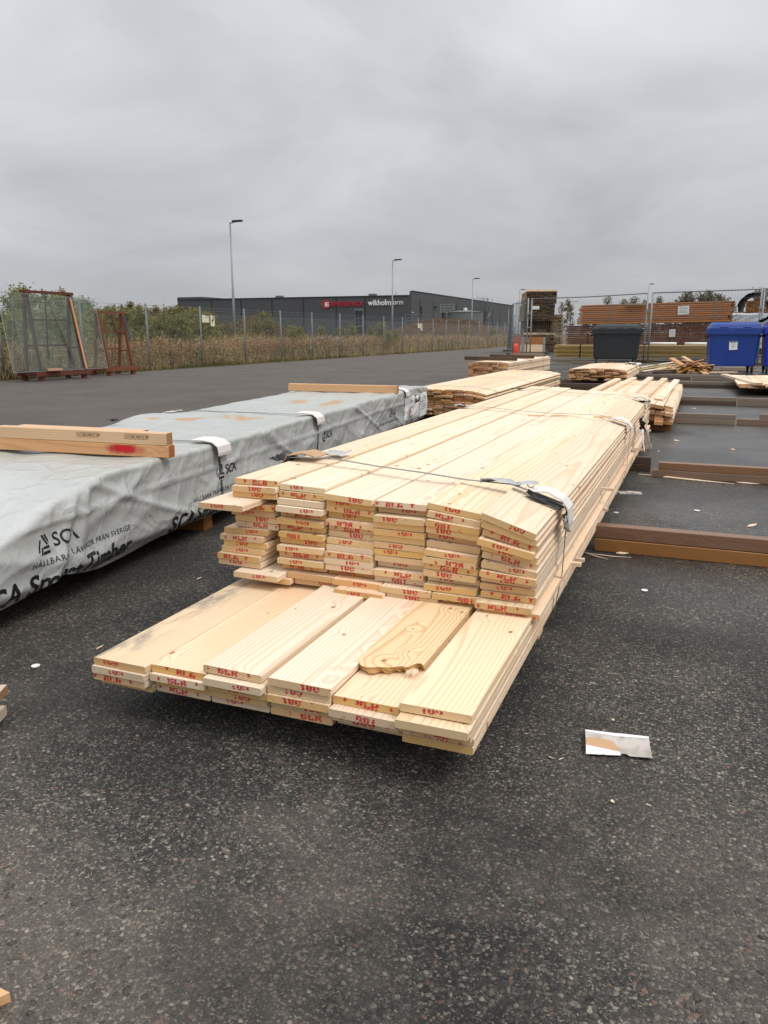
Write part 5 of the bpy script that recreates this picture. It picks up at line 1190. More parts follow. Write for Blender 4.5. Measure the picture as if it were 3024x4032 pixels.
# bearers lying in rows across the yard: pairs of long timbers, one on the other
def rows():
    G1 = 'long bearers laid in rows on the asphalt'
    def row(y, xa, xb, h, mt, mb, la, lb, skew=0.0, dx=0.0, wid=.07):
        timber('bearer_timber', (xa, y - skew * .5, h * .25), (xb, y + skew * .5, h * .25), wid, h * .49, (mb, mb), lb, 'timber', G1)
        timber('bearer_timber', (xa + dx, y + .004 - skew * .5, h * .755), (xb + dx, y + .004 + skew * .5, h * .755), wid, h * .49, (mt, mt), la, 'timber', G1)
    row(4.02, -.43, 3.2, .136, WET_TOP, WET_ORANGE, 'grey-topped wet upper timber of the first pair beside the long stack', 'orange-brown lower timber of the first pair beside the long stack', .03)
    row(6.36, -.28, 3.6, .118, WET_TOP, WET_TOP, 'upper timber of the second pair, set back on the one below', 'lower timber of the second pair with a pale top edge', .05, .04)
    row(6.56, -.70, -.31, .118, DARK_TIMBER, DARK_TIMBER, 'short dark upper offcut between the long stack and the second pair', 'short dark lower offcut between the long stack and the second pair')
    row(10.38, -.30, .45, .125, GREY_TIMBER, GREY_TIMBER, 'grey upper timber beside the batten stack, third row', 'grey lower timber beside the batten stack, third row')
    row(10.42, .47, 3.6, .075, WET_TOP, WET_TOP, 'single brown timber continuing the third row, upper half', 'single brown timber continuing the third row, lower half')
    timber('bearer_timber', (.72, 10.46, .11), (3.7, 10.5, .11), .07, .06, (GREY_TIMBER, GREY_TIMBER), 'pale grey timber lying on the brown end of the third row', 'timber', G1)
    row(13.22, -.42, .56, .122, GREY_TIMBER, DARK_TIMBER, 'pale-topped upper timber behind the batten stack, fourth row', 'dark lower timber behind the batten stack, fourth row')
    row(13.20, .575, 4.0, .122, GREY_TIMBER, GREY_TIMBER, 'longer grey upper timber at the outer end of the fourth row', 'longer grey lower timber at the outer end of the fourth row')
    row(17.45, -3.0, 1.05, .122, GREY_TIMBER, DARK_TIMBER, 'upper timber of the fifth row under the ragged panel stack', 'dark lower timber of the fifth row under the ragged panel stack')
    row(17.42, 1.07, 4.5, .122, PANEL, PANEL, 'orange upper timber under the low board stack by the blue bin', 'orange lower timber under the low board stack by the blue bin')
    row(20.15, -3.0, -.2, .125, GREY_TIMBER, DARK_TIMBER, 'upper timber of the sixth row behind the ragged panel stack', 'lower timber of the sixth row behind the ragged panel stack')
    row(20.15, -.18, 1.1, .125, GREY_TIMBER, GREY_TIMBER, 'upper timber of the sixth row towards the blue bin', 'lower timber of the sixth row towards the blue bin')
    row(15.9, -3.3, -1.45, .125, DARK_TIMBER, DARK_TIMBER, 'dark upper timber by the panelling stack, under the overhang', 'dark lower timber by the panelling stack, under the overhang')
    timber('bearer_timber', (-2.85, 22.6, .06), (-2.35, 22.5, .06), .12, .12, (DARK_TIMBER, DARK_TIMBER), 'short black block behind the ragged panel stack', 'timber')
    timber('bearer_timber', (1.15, 18.95, .06), (3.2, 19.0, .06), .08, .12, (PANEL, PANEL), 'new orange timber under the far end of the low board stack', 'timber')
rows()

# ------------------------------------------------------------------ bins
def bin_(name, label, c, w, d, h, mat, rz, lid_open=False, poster=False, handles=True):
    """Four-wheeled waste container: tapered body, rim, lid with raised pads, castors, lifting pins."""
    t = thing(name, label, 'waste bin', c, rz); zb, zt = .19, h * .83
    m = MB(); a, b = .46, .50
    def ringp(z, k): return [(-w * k, -d * k, z), (w * k, -d * k, z), (w * k, d * k, z), (-w * k, d * k, z)]
    prof = [(zb, .445), (zb + .05, .455), (zt - .10, .492), (zt, .496)]; vs = []
    for z, k in prof:
        c_ = .05
        vs += [(-w * k + c_, -d * k, z), (w * k - c_, -d * k, z), (w * k, -d * k + c_, z), (w * k, d * k - c_, z), (w * k - c_, d * k, z), (-w * k + c_, d * k, z), (-w * k, d * k - c_, z), (-w * k, -d * k + c_, z)]
    fs = [(i * 8 + j, i * 8 + (j + 1) % 8, (i + 1) * 8 + (j + 1) % 8, (i + 1) * 8 + j) for i in range(len(prof) - 1) for j in range(8)] + [tuple(reversed(range(8)))]
    m.add(vs, fs); m.obj('body', mat, t)
    MB().box((0, -d * .5 - .01, zt - .04), (w * 1.04, .05, .11)).box((0, d * .5 + .01, zt - .04), (w * 1.04, .05, .11)).box((-w * .505, 0, zt - .04), (.05, d * .97, .11)).box((w * .505, 0, zt - .04), (.05, d * .97, .11)).obj('rim', mat, t)
    lid = MB(); lv = []
    for z, k, fy in ((zt + .02, .515, 1.0), (zt + .075, .51, 1.0), (h * .955, .47, .92), (h, .40, .7)):
        lv += [(-w * k, -d * .54 * fy, z), (w * k, -d * .54 * fy, z), (w * k, d * .54 * fy, z), (-w * k, d * .54 * fy, z)]
    lid.add(lv, [(i * 4 + j, i * 4 + (j + 1) % 4, (i + 1) * 4 + (j + 1) % 4, (i + 1) * 4 + j) for i in range(3) for j in range(4)] + [(12, 13, 14, 15), (3, 2, 1, 0)])
    lo = lid.obj('lid', mat, t)
    for x in (-.30, .06, .30) if not lid_open else (-.24, .22): MB().box((x * w, -d * .49, h * .915), (w * .15, .10, .055), 0, 0, Matrix.Rotation(R(35), 3, 'X')).obj('lid_handle', mat, t)
    for sx in (-1, 1):
        MB().tube([(sx * w * .49, 0, zt - .16), (sx * w * .56, 0, zt - .16)], .025, 8).obj('lifting_pin', RUBBER, t)
        for sy in (-1, 1):
            x, y = sx * w * .40, sy * d * .38
            MB().tube([(x - .022, y, .10), (x + .022, y, .10)], .098, 16).obj('wheel', RUBBER, t); MB().box((x, y, .175), (.09, .10, .05)).bar((x - .035, y, .10), (x - .035, y, .18), .012, .05).bar((x + .035, y, .10), (x + .035, y, .18), .012, .05).obj('castor_fork', GALV, t)
    if poster:
        k = .475; s = MB().box((0, 0, 0), (.215, .003, .30)).obj('poster', WHITE, t, (-.03, -d * .482 - .004, h * .565), (R(-3), R(-2.5), 0))
        ph = plain('poster_photo', (.14, .14, .145), .6, sc=40, var=.9); MB().box((0, -.0024, .095), (.185, .002, .085)).obj('poster_picture', ph, s)
        for j in range(6): MB().box((0, -.0024, .02 - .022 * j), (.10 if j else .13, .002, .004)).obj('printed_line', GALV, s)
    return t
_b = (onz(2800, 1466) + onz(2968, 1459)) / 2
bin_('waste_bin', 'blue four-wheeled waste bin with a white notice on its front', (.78, 24.7, 0), 1.32, .95, 1.40, BLUE_BIN, R(6), True, True)
bin_('waste_bin', 'charcoal four-wheeled waste bin standing before the greenish boards', (-2.92, 29.6, 0), 1.66, 1.0, 1.42, DARK_BIN, R(8))
bin_('waste_bin', 'bright blue waste bin cut off by the picture edge', (2.22, 24.75, 0), 1.30, .95, 1.43, BLUE_BIN2, R(3))
def bin_litter():
    o = crumple('cloth_scrap', (1.25, 24.42, 1.25), (.36, .16, .10), plain('pink_white_cloth', (.62, .38, .36), .8, sc=9, dirt=(.7, .66, .62)), None, 4.4); tag(o, 'pink and white scrap stuck under the blue bin lid', 'scrap')
    o = crumple('black_bag', (1.75, 24.9, 1.46), (.62, .5, .34), BLACK_PLASTIC, None, 5.1, 9); tag(o, 'black plastic bag heaped on top between the two blue bins', 'bag')
    o = crumple('plastic_wrap', (-1.98, 29.2, 1.25), (.07, .20, .12), WHITE, None, 6.2); tag(o, 'pale strip hanging over the corner of the charcoal bin', 'scrap')
bin_litter()
# ------------------------------------------------------------------ big packs behind the temporary fence (boards run across)
def cross_pack(name, label, x0, x1, y0, depth, z0, z1, rows_, cols, mesh_mats, rz=0.0, jit=.05, strap_x=(), strap_mat=STRAP_GREY, slant=0.0):
    t = thing(name, label, 'lumber pack', (x0, y0, 0), rz); L = x1 - x0; th = (z1 - z0) / rows_; w = depth / cols; rd = random.Random(len(label) + rows_)
    me = plank_mesh(w - .012, L, th - .017, mesh_mats, segs=1, ch=.006)
    for k in range(rows_):
        for c in range(cols):
            put('plank', me, t, (L / 2 + rd.uniform(-jit, jit) + slant * k / rows_, w * (c + .5) + rd.uniform(-.014, .014), z0 + th * (k + .5)), (0, 0, R(-90)))
    for sx in strap_x: ribbon('strap', [(sx, -.012, z0), (sx + slant * .5, -.012, z1 + .002), (sx + slant * .5, depth, z1 + .002)], (.045, 0, 0), .004, strap_mat, t)
    return t
cross_pack('green_board_pack', 'long pack of greenish pressure-treated boards behind the charcoal bin', -5.55, 1.1, 32.2, 1.1, .12, .64, 11, 5, [GREEN, GREEN_GREY], R(3.5), .04, (1.0, 6.0), BLACK_PLASTIC)
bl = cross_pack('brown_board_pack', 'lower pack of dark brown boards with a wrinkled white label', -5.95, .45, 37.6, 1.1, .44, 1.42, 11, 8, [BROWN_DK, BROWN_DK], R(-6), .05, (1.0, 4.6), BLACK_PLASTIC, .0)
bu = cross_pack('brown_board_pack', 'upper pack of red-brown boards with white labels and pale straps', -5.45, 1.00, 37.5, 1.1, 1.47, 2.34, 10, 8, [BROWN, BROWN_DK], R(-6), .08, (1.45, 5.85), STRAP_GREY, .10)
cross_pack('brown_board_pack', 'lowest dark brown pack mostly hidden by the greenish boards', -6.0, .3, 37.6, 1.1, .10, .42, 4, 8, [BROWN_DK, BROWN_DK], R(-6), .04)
for dx in (.7, 2.6, 4.3, 5.8):
    for z, nm in ((.42, 'lowest'), (1.42, 'lower')):
        o = MB().box((0, 0, .045), (.10, 1.08, .06 if z < 1 else .05)).obj('bearer_block', GREY_TIMBER, None, Vector((-5.85 + dx, 38.1 - dx * .105, z)), (0, 0, R(-6))); tag(o, 'grey bearer on the %s brown pack at the gap' % nm, 'bearer block', 'bearers between the brown packs')
def pack_labels():
    bl.rotation_euler = (0, R(-.8), R(-6)); bu.rotation_euler = (0, R(-.8), R(-6)); bl.location.z = bu.location.z = .02
    for (px, dx, dz, w, h, lab, off) in ((bu, 4.60, 1.99, .46, .36, None, .013), (bu, 6.55, 1.95, .02, .02, None, .013), (bl, 4.7, 1.02, .26, .32, None, .013)):
        m = MB().box((0, 0, 0), (w, .004, h)); o = m.obj('label_sheet', WHITE, px, (dx, -off - .01, dz), (0, R(-2), 0))
        for j in range(5):
            if w > .1: MB().box((0, -.003, h * (.32 - .15 * j)), (w * .75, .002, h * .03)).obj('printed_line', GALV, o)
    crumple('label_sheet', (6.72, .25, 1.95), (.30, .24, .10), WHITE, bu, 2.9).rotation_euler = (0, R(85), 0)
    for x, y, z in ((-1.9, 37.3, 2.29), (-3.35, 37.2, 2.29)):
        timber('timber', (x, y, z + .06), (x + .85, y - .09, z + .06), .09, .09, (GREEN_GREY, BROWN), 'yellowish timber lying on the upper brown pack ' + ('towards the white label' if x > -3 else 'by the pale strap'))
    timber('lath', (-5.0, 37.4, 1.15), (-4.42, 37.25, .72), .05, .03, (BROWN, BROWN), 'loose brown lath leaning on the lower brown pack', 'lath')
    for x0, x1, lab in ((-2.0, -.95, 'white tube lying on the greenish boards beside the charcoal bin'), (-.65, .15, 'second white tube lying on the greenish boards beside the blue bin')):
        y = 32.5 + .061 * (x0 + 5.5); o = MB().tube([(x0, y, .70), (x1, y + .06, .70)], .055, 8).obj('white_tube', WHITE, None, smooth=True); tag(o, lab, 'tube')
pack_labels()
def tower():
    c = far(2124, 1300, 43); rz = R(17)
    t = thing('board_tower', 'tall tower of dark board packs with pale beams and a small notice', 'lumber stack', (c.x, c.y, 0), rz)
    W = 1.62; rd = random.Random(2); me = None
    def pk(z0, z1, rows_, cols, xo=0.0, L=3.2, mats=(GREEN_GREY, DARK_END)):
        th = (z1 - z0) / rows_; me = plank_mesh(W / cols - .006, L, th - .006, list(mats), segs=1)
        for k in range(rows_):
            for q in range(cols): put('plank', me, t, (-W / 2 + W / cols * (q + .5) + xo + rd.uniform(-.012, .012), L / 2 + rd.uniform(-.06, .04), z0 + th * (k + .5)), (0, 0, 0))
    pk(.12, 1.02, 9, 7); pk(1.14, 1.30, 2, 7); pk(1.74, 2.62, 10, 7, -.04); pk(2.66, 3.30, 7, 7, .04)
    for z, l in ((1.08, .10), (3.35, .10)): MB().box((.0, .08, z), (W + .06, .10, l)).obj('cross_beam', PANEL, t); MB().box((.0, 2.6, z), (W, .10, l)).obj('cross_beam', PANEL, t)
    for sx in (-.7, 0, .7): MB().box((sx, .6, 1.52), (.10, .10, .44)).obj('spacer_block', DARK_TIMBER, t); MB().box((sx, 2.5, 1.52), (.10, .10, .44)).obj('spacer_block', DARK_TIMBER, t)
    MB().box((0, 1.9, 1.52), (W - .1, 2.4, .44)).obj('inner_boards', DARK_END, t)
    MB().box((-.25, -.075, 2.44), (.36, .006, .17)).obj('notice', WHITE, t)
    c2 = far(2200, 1300, 46); me2 = plank_mesh(.13, 3.0, .052, [GREEN_GREY, GREEN_GREY], segs=1)
    t2 = thing('board_tower', 'shorter tower of beige board ends squeezed beside the dark tower', 'lumber stack', (c2.x, c2.y, 0), rz + R(2))
    for k in range(30):
        for q in range(4): put('plank', me2, t2, (-.26 + .14 * q + rd.uniform(-.015, .015), 1.5 + rd.uniform(-.08, .05), .12 + .066 * (k + .5) + (.06 if k > 11 else 0)))
    # crate of two collars with steel corners in front
    a, b = far(2050, 1380, 37), far(2141, 1374, 37); q = (a + b) / 2; w = (b - a).length
    t3 = thing('pallet_collar', 'wooden pallet collar crate with steel corners before the dark tower', 'crate', (q.x, q.y, 0), R(YAW - 4))
    for j, (z, mm) in enumerate(((.42, PANEL), (.76, BROWN))):
        for sy in (-1, 1): MB().box((0, sy * .4, z), (w - .1, .03, .32)).obj('side_board', mm, t3)
        for sx in (-1, 1): MB().box((sx * (w / 2 - .03), 0, z), (.03, .77, .32)).obj('side_board', mm, t3)
        for sx in (-1, 1):
            for sy in (-1, 1): MB().box((sx * (w / 2 - .055), sy * .418, z), (.11, .012, .33)).box((sx * (w / 2 - .008), sy * .37, z), (.012, .10, .33)).obj('steel_corner', GALV_LT, t3)
    MB().box((0, 0, .13), (w, .8, .24)).obj('pallet_base', GREY_TIMBER, t3)
    p = far(2031, 1382, 36.5)
    t4 = thing('traffic_marker', 'bright orange marker post beside the pallet collar crate', 'marker', (p.x, p.y, 0))
    MB().tube([(0, 0, .0), (0, 0, .06)], .22, 12).obj('foot', RUBBER, t4); MB().tube([(0, 0, .06), (0, 0, .12), (0, 0, .55), (0, 0, .62)], [.10, .13, .12, .09], 12).obj('body', ORANGE, t4, smooth=True)
    n_ = MB()
    for k in range(7): n_.bar((-.15 + .05 * k, .02, .6), (-.15 + .05 * k, .02, .95), .008)
    for k in range(6): n_.bar((-.15, .02, .62 + .06 * k), (.15, .02, .62 + .06 * k), .008)
    n_.obj('net', ORANGE, t4)
tower()
def right_packs():
    c = far(2955, 1300, 39)
    t = thing('wrapped_pack', 'silver-wrapped lumber pack with red marks behind the blue bins', 'lumber pack', (c.x, c.y, 0), R(-8))
    foil = plain('silver_foil', (.50, .52, .54), .3, sc=4, var=.4, bump=.6)
    def wrapped(z0, z1, x0, x1, seed):
        m = MB(); nu, nv = 26, 14; vs = []
        for i in range(nu):
            for j in range(nv):
                u, v = x0 + (x1 - x0) * i / (nu - 1), j / (nv - 1)
                if v < .6: y, z = 0, z0 + (z1 - z0) * v / .6
                else: y, z = (v - .6) / .4 * 1.1, z1
                k = .05 * noise.noise(Vector((u * 2.4, v * 5, seed))) + .03 * ridge(Vector((u * 3 + v * 2, v * 4, seed + 2)))
                vs.append((u, y - k, z + k * .6))
        m.add(vs, [(i * nv + j, (i + 1) * nv + j, (i + 1) * nv + j + 1, i * nv + j + 1) for i in range(nu - 1) for j in range(nv - 1)]); m.box(((x0 + x1) / 2, .56, (z0 + z1) / 2 - .02), (x1 - x0 - .04, 1.0, z1 - z0 - .06))
        return m.obj('foil', foil, t, smooth=False)
    wrapped(1.30, 2.05, -.95, 4.6, 1.0); wrapped(.35, 1.18, -.9, 4.6, 5.0)
    MB().box((1.8, .55, 1.22), (5.0, 1.0, .09)).obj('bearer_layer', BROWN_DK, t); MB().box((1.8, .55, .20), (5.0, 1.0, .28)).obj('bearer_layer', DARK_TIMBER, t)
    for k in range(5): MB().box((-.75 + .17 * k, -.065, 1.58 + .02 * (k % 2)), (.05, .006, .13)).obj('red_mark', SIGN_RED, t)
    MB().box((1.8, .55, 2.09), (5.2, 1.0, .06)).obj('bearer_layer', BROWN_DK, t)
    c2 = far(2965, 1250, 39.6)
    t2 = thing('wrapped_pack', 'orange board pack under torn black plastic on the silver pack', 'lumber pack', (c2.x, c2.y, 2.13), R(-8))
    rd = random.Random(8); me = plank_mesh(.145, 3.0, .055, [PANEL, WET_ORANGE], segs=1); me.materials[0] = wood('orange_board', (.40, .17, .055), (.28, .11, .04), knots=.2)
    for k in range(9):
        for q in range(6): put('plank', me, t2, (-.30 + .15 * q + rd.uniform(-.01, .01), 1.5 + rd.uniform(-.05, .03), .035 + .060 * k), (0, 0, 0))
    m = MB(); vs = []; nu, nv = 16, 12
    for i in range(nu):
        for j in range(nv):
            a = PI * (1.12 - 1.05 * i / (nu - 1)); r = .74 + .06 * noise.noise(Vector((i * .5, j * .6, 2)))
            vs.append((.02 + math.cos(a) * r * 1.05, -.25 + 3.2 * j / (nv - 1) + .08 * noise.noise(Vector((i * .7, 3, j))), .22 + math.sin(a) * r * .95))
    m.add(vs, [(i * nv + j, (i + 1) * nv + j, (i + 1) * nv + j + 1, i * nv + j + 1) for i in range(nu - 1) for j in range(nv - 1)]); m.obj('plastic_hood', BLACK_PLASTIC, t2, smooth=True)
    crumple('foil_fold', (-.98, -.05, .18), (.45, .40, .35), foil, t2, 6.6, 10, .7).rotation_euler = (R(70), 0, 0)
    c3 = far(3060, 1230, 40); t3 = thing('wrapped_pack', 'foil-wrapped pack under an orange-topped pile at the picture edge', 'lumber pack', (c3.x + .3, c3.y, 2.13), R(-8))
    MB().box((1.0, .6, .45), (2.4, 1.2, .9)).obj('foil', foil, t3); MB().box((1.0, .6, .98), (2.5, 1.2, .13)).obj('top_boards', PANEL, t3)
right_packs()

# ------------------------------------------------------------------ temporary mesh fence
def temp_fence():
    def panel(pa, pb, h, label, bent=0.0):
        pa, pb = Vector((pa.x, pa.y, 0)), Vector((pb.x, pb.y, 0)); t = thing('temporary_fence', label, 'fence panel', pa, 0, 'temporary fence panels'); d = pb - pa; L = d.length; u = d.normalized()
        at = lambda x, z: u * x + Vector((0, 0, z))
        for x in (0, L): MB().tube([at(x, .05), at(x, h)], .030, 8).obj('upright', GALV_LT, t, smooth=True)
        MB().tube([at(0, h - .03), at(L * .55, h - .03 - bent), at(L, h - .03)], .020, 8).obj('top_rail', GALV, t, smooth=True); MB().tube([at(0, .2), at(L, .2)], .018, 8).obj('bottom_rail', GALV, t, smooth=True)
        m = MB(); n = int(L / .11)
        for k in range(1, n): x = L * k / n; m.bar(at(x, .2), at(x, h + .05), .0035)
        for z in (.55, .95, 1.4, 1.85, 2.3): m.bar(at(0, z), at(L, z), .004)
        o = m.obj('wire_infill', GALV, t); o['kind'] = 'stuff'
        for x in (0, L): MB().box(at(x, .05), (.62, .22, .10), math.atan2(u.y, u.x) + PI / 2).obj('foot', DARK_TIMBER, t)
        return t
    h = 2.6
    P = lambda u, d: far(u, 1400, d)
    panel(P(2086, 35.0), P(2534, 30.2), h, 'long fence panel between the dark tower and the charcoal bin', .03)
    panel(P(2552, 30.0), P(2974, 27.4), h, 'long fence panel behind the blue waste bin')
    panel(P(2984, 27.3), P(3330, 24.5), h, 'fence panel running out of the picture past the blue bins')
    panel(P(2024, 40.5), P(2072, 35.2), h, 'bent fence panel seen nearly edge-on before the dark tower', .10)
    panel(P(1998, 48.5), P(2018, 41.0), h, 'narrow-looking fence panel at the end of the mesh fence')
    for u, d in ((2079, 35.1), (2543, 30.1), (2979, 27.35), (2021, 40.8)):
        p = P(u, d)
        for z in (.75, 1.35, 1.95):
            if z == 1.35 and u > 2900: continue
            o = MB().box((0, 0, 0), (.22, .09, .06)).obj('fence_clamp', GALV_LT, None, (p.x, p.y, z), (0, 0, R(YAW))); tag(o, 'pale steel clamp joining two fence uprights', 'clamp', 'clamps on the temporary fence')
temp_fence()
# ------------------------------------------------------------------ debris by the bins
def debris():
    rd = random.Random(14); c = onz(2715, 1468)
    t = thing('debris_heap', 'heap of splintered orange boards beside the blue bin', 'debris', (c.x, c.y, 0))
    me = [plank_mesh(.11, .55, .03, [WET_ORANGE, PANEL_END], segs=1), plank_mesh(.09, .42, .025, [WET_ORANGE, DARK_TIMBER], segs=1), plank_mesh(.13, .7, .025, [PINE_OLD, PANEL_END], segs=1)]
    for k in range(34):
        a = rd.uniform(0, 6.28); r = rd.uniform(0, .55); z = .05 + (.34 - .5 * r) * rd.random() if r < .6 else .04
        put('broken_board', me[k % 3], t, (math.cos(a) * r * 1.0, math.sin(a) * r * .7, max(.04, z)), (R(rd.uniform(-25, 25)), R(rd.uniform(-25, 25)), rd.uniform(0, 6.28)))
    timber('plank', far(2645, 1412, 23.5), Vector(onz(2725, 1462, .06)), .16, .05, (PINE_OLD, PANEL_END), 'thick pale plank leaning down over the splintered debris heap', 'plank')
    timber('plank', far(2690, 1405, 24.5), Vector(onz(2735, 1432, .2)), .12, .04, (PINE_OLD, PANEL_END), 'short plank sticking out behind the debris heap', 'plank')
    for k, (u0, v0, u1, v1, lab) in enumerate(((2520, 1447, 2660, 1425, 'long pale slat lying on the pile by the charcoal bin'), (2515, 1456, 2640, 1436, 'pale slat crossing below the longest one by the charcoal bin'), (2530, 1462, 2680, 1440, 'yellowish slat on the asphalt before the greenish pack'), (2500, 1440, 2590, 1436, 'short slat close to the charcoal bin wheel'), (2560, 1458, 2690, 1452, 'greenish slat lying lowest before the debris heap'), (2590, 1450, 2680, 1430, 'green-brown slat tilted towards the debris heap'))):
        timber('slat', onz(u0, v0, .08 + .02 * (k % 3)), onz(u1, v1, .12 + .03 * (k % 2)), .10, .022, ((PINE, GREEN, PINE, PINE, GREEN, GREEN)[k], PANEL_END), lab, 'slat')
    for k, (u0, u1, v, lab, mm) in enumerate(((2702, 2900, 1467, 'orange board lying flat in front of the blue bin wheels', PANEL), (2800, 2990, 1461, 'second orange board flat under the blue bin', PANEL), (2560, 2640, 1467, 'dark plank end under the slats', DARK_TIMBER))):
        timber('plank', onz(u0, v, .02), onz(u1, v - 2, .02), .14, .035, (mm, PANEL_END), lab, 'plank')
    timber('plank', onz(2840, 1452, .045), onz(2980, 1448, .045), .12, .05, (GREEN_GREY, PANEL_END), 'greyish board under the blue bin, behind the orange ones', 'plank')
    timber('plank', (-5.2, 30.6, .04), (-3.3, 30.8, .04), .12, .06, (GREY_TIMBER, GREY_TIMBER), 'grey weathered plank on the asphalt before the greenish pack', 'plank')
    timber('plank', (-4.4, 29.2, .05), (-2.2, 29.0, .05), .12, .09, (GREY_TIMBER, DARK_TIMBER), 'second grey plank under the front of the charcoal bin', 'plank')
debris()

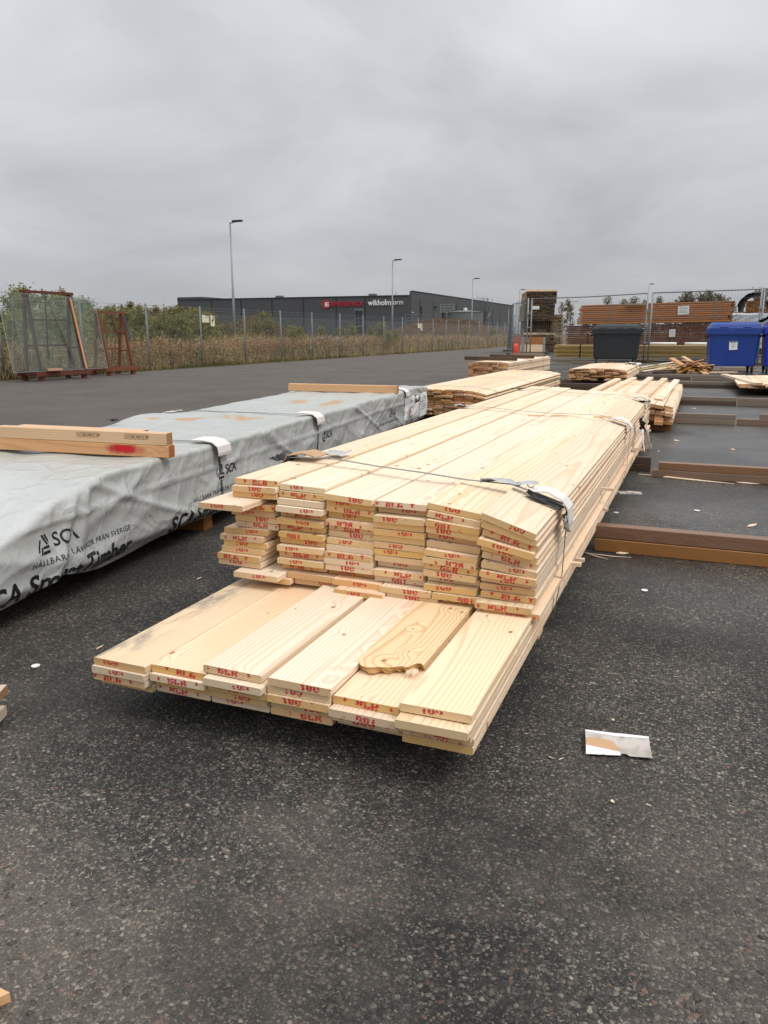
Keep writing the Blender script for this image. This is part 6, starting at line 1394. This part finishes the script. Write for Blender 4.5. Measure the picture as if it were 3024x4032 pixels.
# ------------------------------------------------------------------ small things on the asphalt
def litter():
    # torn card-and-paper corner pad lying on the asphalt
    c = Vector((-.122, 1.995, 0)); t = thing('paper_scrap', 'torn white card pad with bare brown card, lying alone on the asphalt', 'paper scrap', c, R(9))
    def shp(name, f, mat, nx=18, ny=8, th=.0016):
        m = MB(); vs = []
        for s in (0, 1):
            for i in range(nx + 1):
                for j in range(ny + 1): x, y, z = f(i / nx, j / ny); vs.append((x, y, z + s * th))
        g = lambda s, i, j: s * (nx + 1) * (ny + 1) + i * (ny + 1) + j; fs = []
        for i in range(nx):
            for j in range(ny): fs += [(g(1, i, j), g(1, i + 1, j), g(1, i + 1, j + 1), g(1, i, j + 1)), (g(0, i, j + 1), g(0, i + 1, j + 1), g(0, i + 1, j), g(0, i, j))]
        for i in range(nx): fs += [(g(0, i, 0), g(0, i + 1, 0), g(1, i + 1, 0), g(1, i, 0)), (g(0, i + 1, ny), g(0, i, ny), g(1, i, ny), g(1, i + 1, ny))]
        for j in range(ny): fs += [(g(0, 0, j + 1), g(0, 0, j), g(1, 0, j), g(1, 0, j + 1)), (g(0, nx, j), g(0, nx, j + 1), g(1, nx, j + 1), g(1, nx, j))]
        return m.add(vs, fs).obj(name, mat, t, smooth=False)
    W2, D2 = .085, .050
    def zf(x, y): return .005 + .014 * max(0, -x / W2) * (1 - (y / D2) ** 2) * .5 + .004 * abs(x / W2) + (.004 if y > .03 else 0)
    shp('card', lambda a, b: ((a * 2 - 1) * W2, (b * 2 - 1) * (D2 - (.010 if abs(a - .56) < .06 else 0)), zf((a * 2 - 1) * W2, (b * 2 - 1) * D2)), PAD_DIRTY)
    def inner(a, b):
        x = -W2 + a * W2 * 1.02; k = (.60 + .3 * math.sin(a * 2.9)) * (1 if a < .86 else (1 - (a - .86) / .14 * .55)); e = .004 * noise.noise(Vector((a * 14, b * 3, 1)))
        y = -.034 + b * (.052 * k + .006) + e * (b > .9); return x, y, zf(x, y) + .0022
    shp('bare_card', inner, CARD, 16, 6, .0008)
    shp('turned_edge', lambda a, b: (-W2 + a * W2 * 1.05, -.052 + b * .018 - .012 * (1 - b) * (1 - a) + .003 * noise.noise(Vector((a * 9, 4, 2))) * (1 - b), .004 + .010 * b * (1 - a) + .003), WHITE, 14, 3, .0008)
    shp('turned_edge', lambda a, b: (-W2 + a * 2 * W2, .042 + b * .010, zf(-W2 + a * 2 * W2, .045) + .002 + .004 * b * (1 - abs(a * 2 - 1.1))), WHITE, 14, 2, .0008)
    # white card strip by the stack
    s = MB(); s.box((0, 0, .004), (.155, .085, .006)); s.box((.0, 0, .0095), (.045, .075, .004)); o = s.obj('card_strip', PAD_DIRTY, None, (-.385, 5.57, 0), (0, 0, R(14))); tag(o, 'pale dirty card strip on the wet asphalt beside the bearer block', 'card strip')
    # long slivers
    def sliver(p, q, w, label):
        p, q = Vector(p), Vector(q); l = (q - p).length; sd = (q - p).cross(Vector((0, 0, 1))).normalized() * min(.012, l * .06); m = p.lerp(q, .55) + sd; o = MB().tube([p, p.lerp(q, .25) + sd * .6, m, q], [w * .35, w, w * .9, w * .2], 5).obj('wood_sliver', PINE, None); tag(o, label, 'wood sliver', 'wood slivers on the asphalt')
    sliver((-.385, 6.36, .006), (.31, 6.20, .006), .010, 'long pale sliver lying along the second timber pair')
    sliver((.325, 6.275, .006), (.48, 6.27, .006), .008, 'short pale sliver at the end of the long one')
    sliver((-.487, 3.92, .005), (-.345, 3.82, .005), .006, 'thin sliver by the orange timber under the stack edge')
    sliver((-.32, 3.945, .007), (-.26, 3.965, .007), .009, 'flat chip touching the orange timber')
    sliver((-.44, 3.90, .004), (-.24, 3.90, .004), .003, 'hair-thin splinter next to the orange timber')
    for u0, v0, u1, v1, w, lab in ((2943, 2073, 2980, 2062, .011, 'stout chip on the wet asphalt beyond the orange timber'), (2652, 1734, 2676, 1736, .012, 'pale chip on the asphalt past the second pair'), (2878, 1769, 2896, 1771, .012, 'pale chip near the third timber row'), (2590, 1777, 2596, 1779, .01, 'tiny chip near the hanging wrapper'), (2407, 2832, 2421, 2836, .004, 'small yellow chip above the torn card pad'), (2405, 3150, 2420, 3160, .004, 'small yellow chip below the torn card pad'), (378, 2556, 408, 2538, .003, 'thin straw beside the mouldy board corner'), (2200, 2990, 2220, 2982, .0016, 'bent wire staple close to the stack corner'), (2542, 3165, 2565, 3172, .0016, 'bent wire staple on the bare asphalt below the card pad'), (2160, 2978, 2180, 2985, .0016, 'wire staple beside the stack shadow'), (775, 2280, 795, 2272, .004, 'grey plastic shred between the two long packs')):
        sliver(onz(u0, v0, .004), onz(u1, v1, .004), w, lab)
    # white plastic discs
    for u, v, r, lab in ((2744, 2011, .018, 'white plastic disc flat on the wet asphalt'), (2425, 2019, .016, 'tilted white plastic disc beside the long stack'), (2538, 2325, .014, 'small white disc below the orange timber'), (140, 2623, .014, 'small white disc on the asphalt by the mouldy board'), (2733, 1608, .03, 'white scrap between the third and fourth rows')):
        p = onz(u, v, .003); o = MB().tube([p, p + Vector((0, 0, .003))], r, 14).obj('plastic_disc', WHITE, None); tag(o, lab, 'plastic disc', 'white discs on the asphalt')
    # broken plank tip at the bottom corner and the plank ends at the left edge
    m = MB(); m.prism([(-.20, -.02), (.02, -.032), (.034, -.02), (.026, .002), (.040, .012), (.02, .022), (-.01, .030), (-.20, .022)], 0, .018)
    o = m.obj('plank_tip', [wood('yellow_pine', (.68, .42, .19), (.55, .30, .11), knots=0)], None, (-1.02, .735, .001), (0, 0, R(24))); tag(o, 'broken tip of a yellow plank poking into the bottom corner', 'plank')
    timber('plank', (-2.35, 1.195, .085), (-1.785, 1.472, .085), .10, .024, (OLD_GREY, PINE_OLD_END), 'grey plank end lying on another one, cut off by the picture edge')
    timber('plank', (-2.35, 1.165, .040), (-1.755, 1.432, .040), .10, .030, (OLD_GREY, OLD_GREY), 'lower grey plank end cut off by the picture edge')
    o = MB().box((0, 0, .0115), (.10, .3, .023)).obj('bearer_block', DARK_TIMBER, None, (-2.05, 1.30, 0), (0, 0, R(20))); tag(o, 'dark block under the grey plank ends', 'bearer block')
litter()
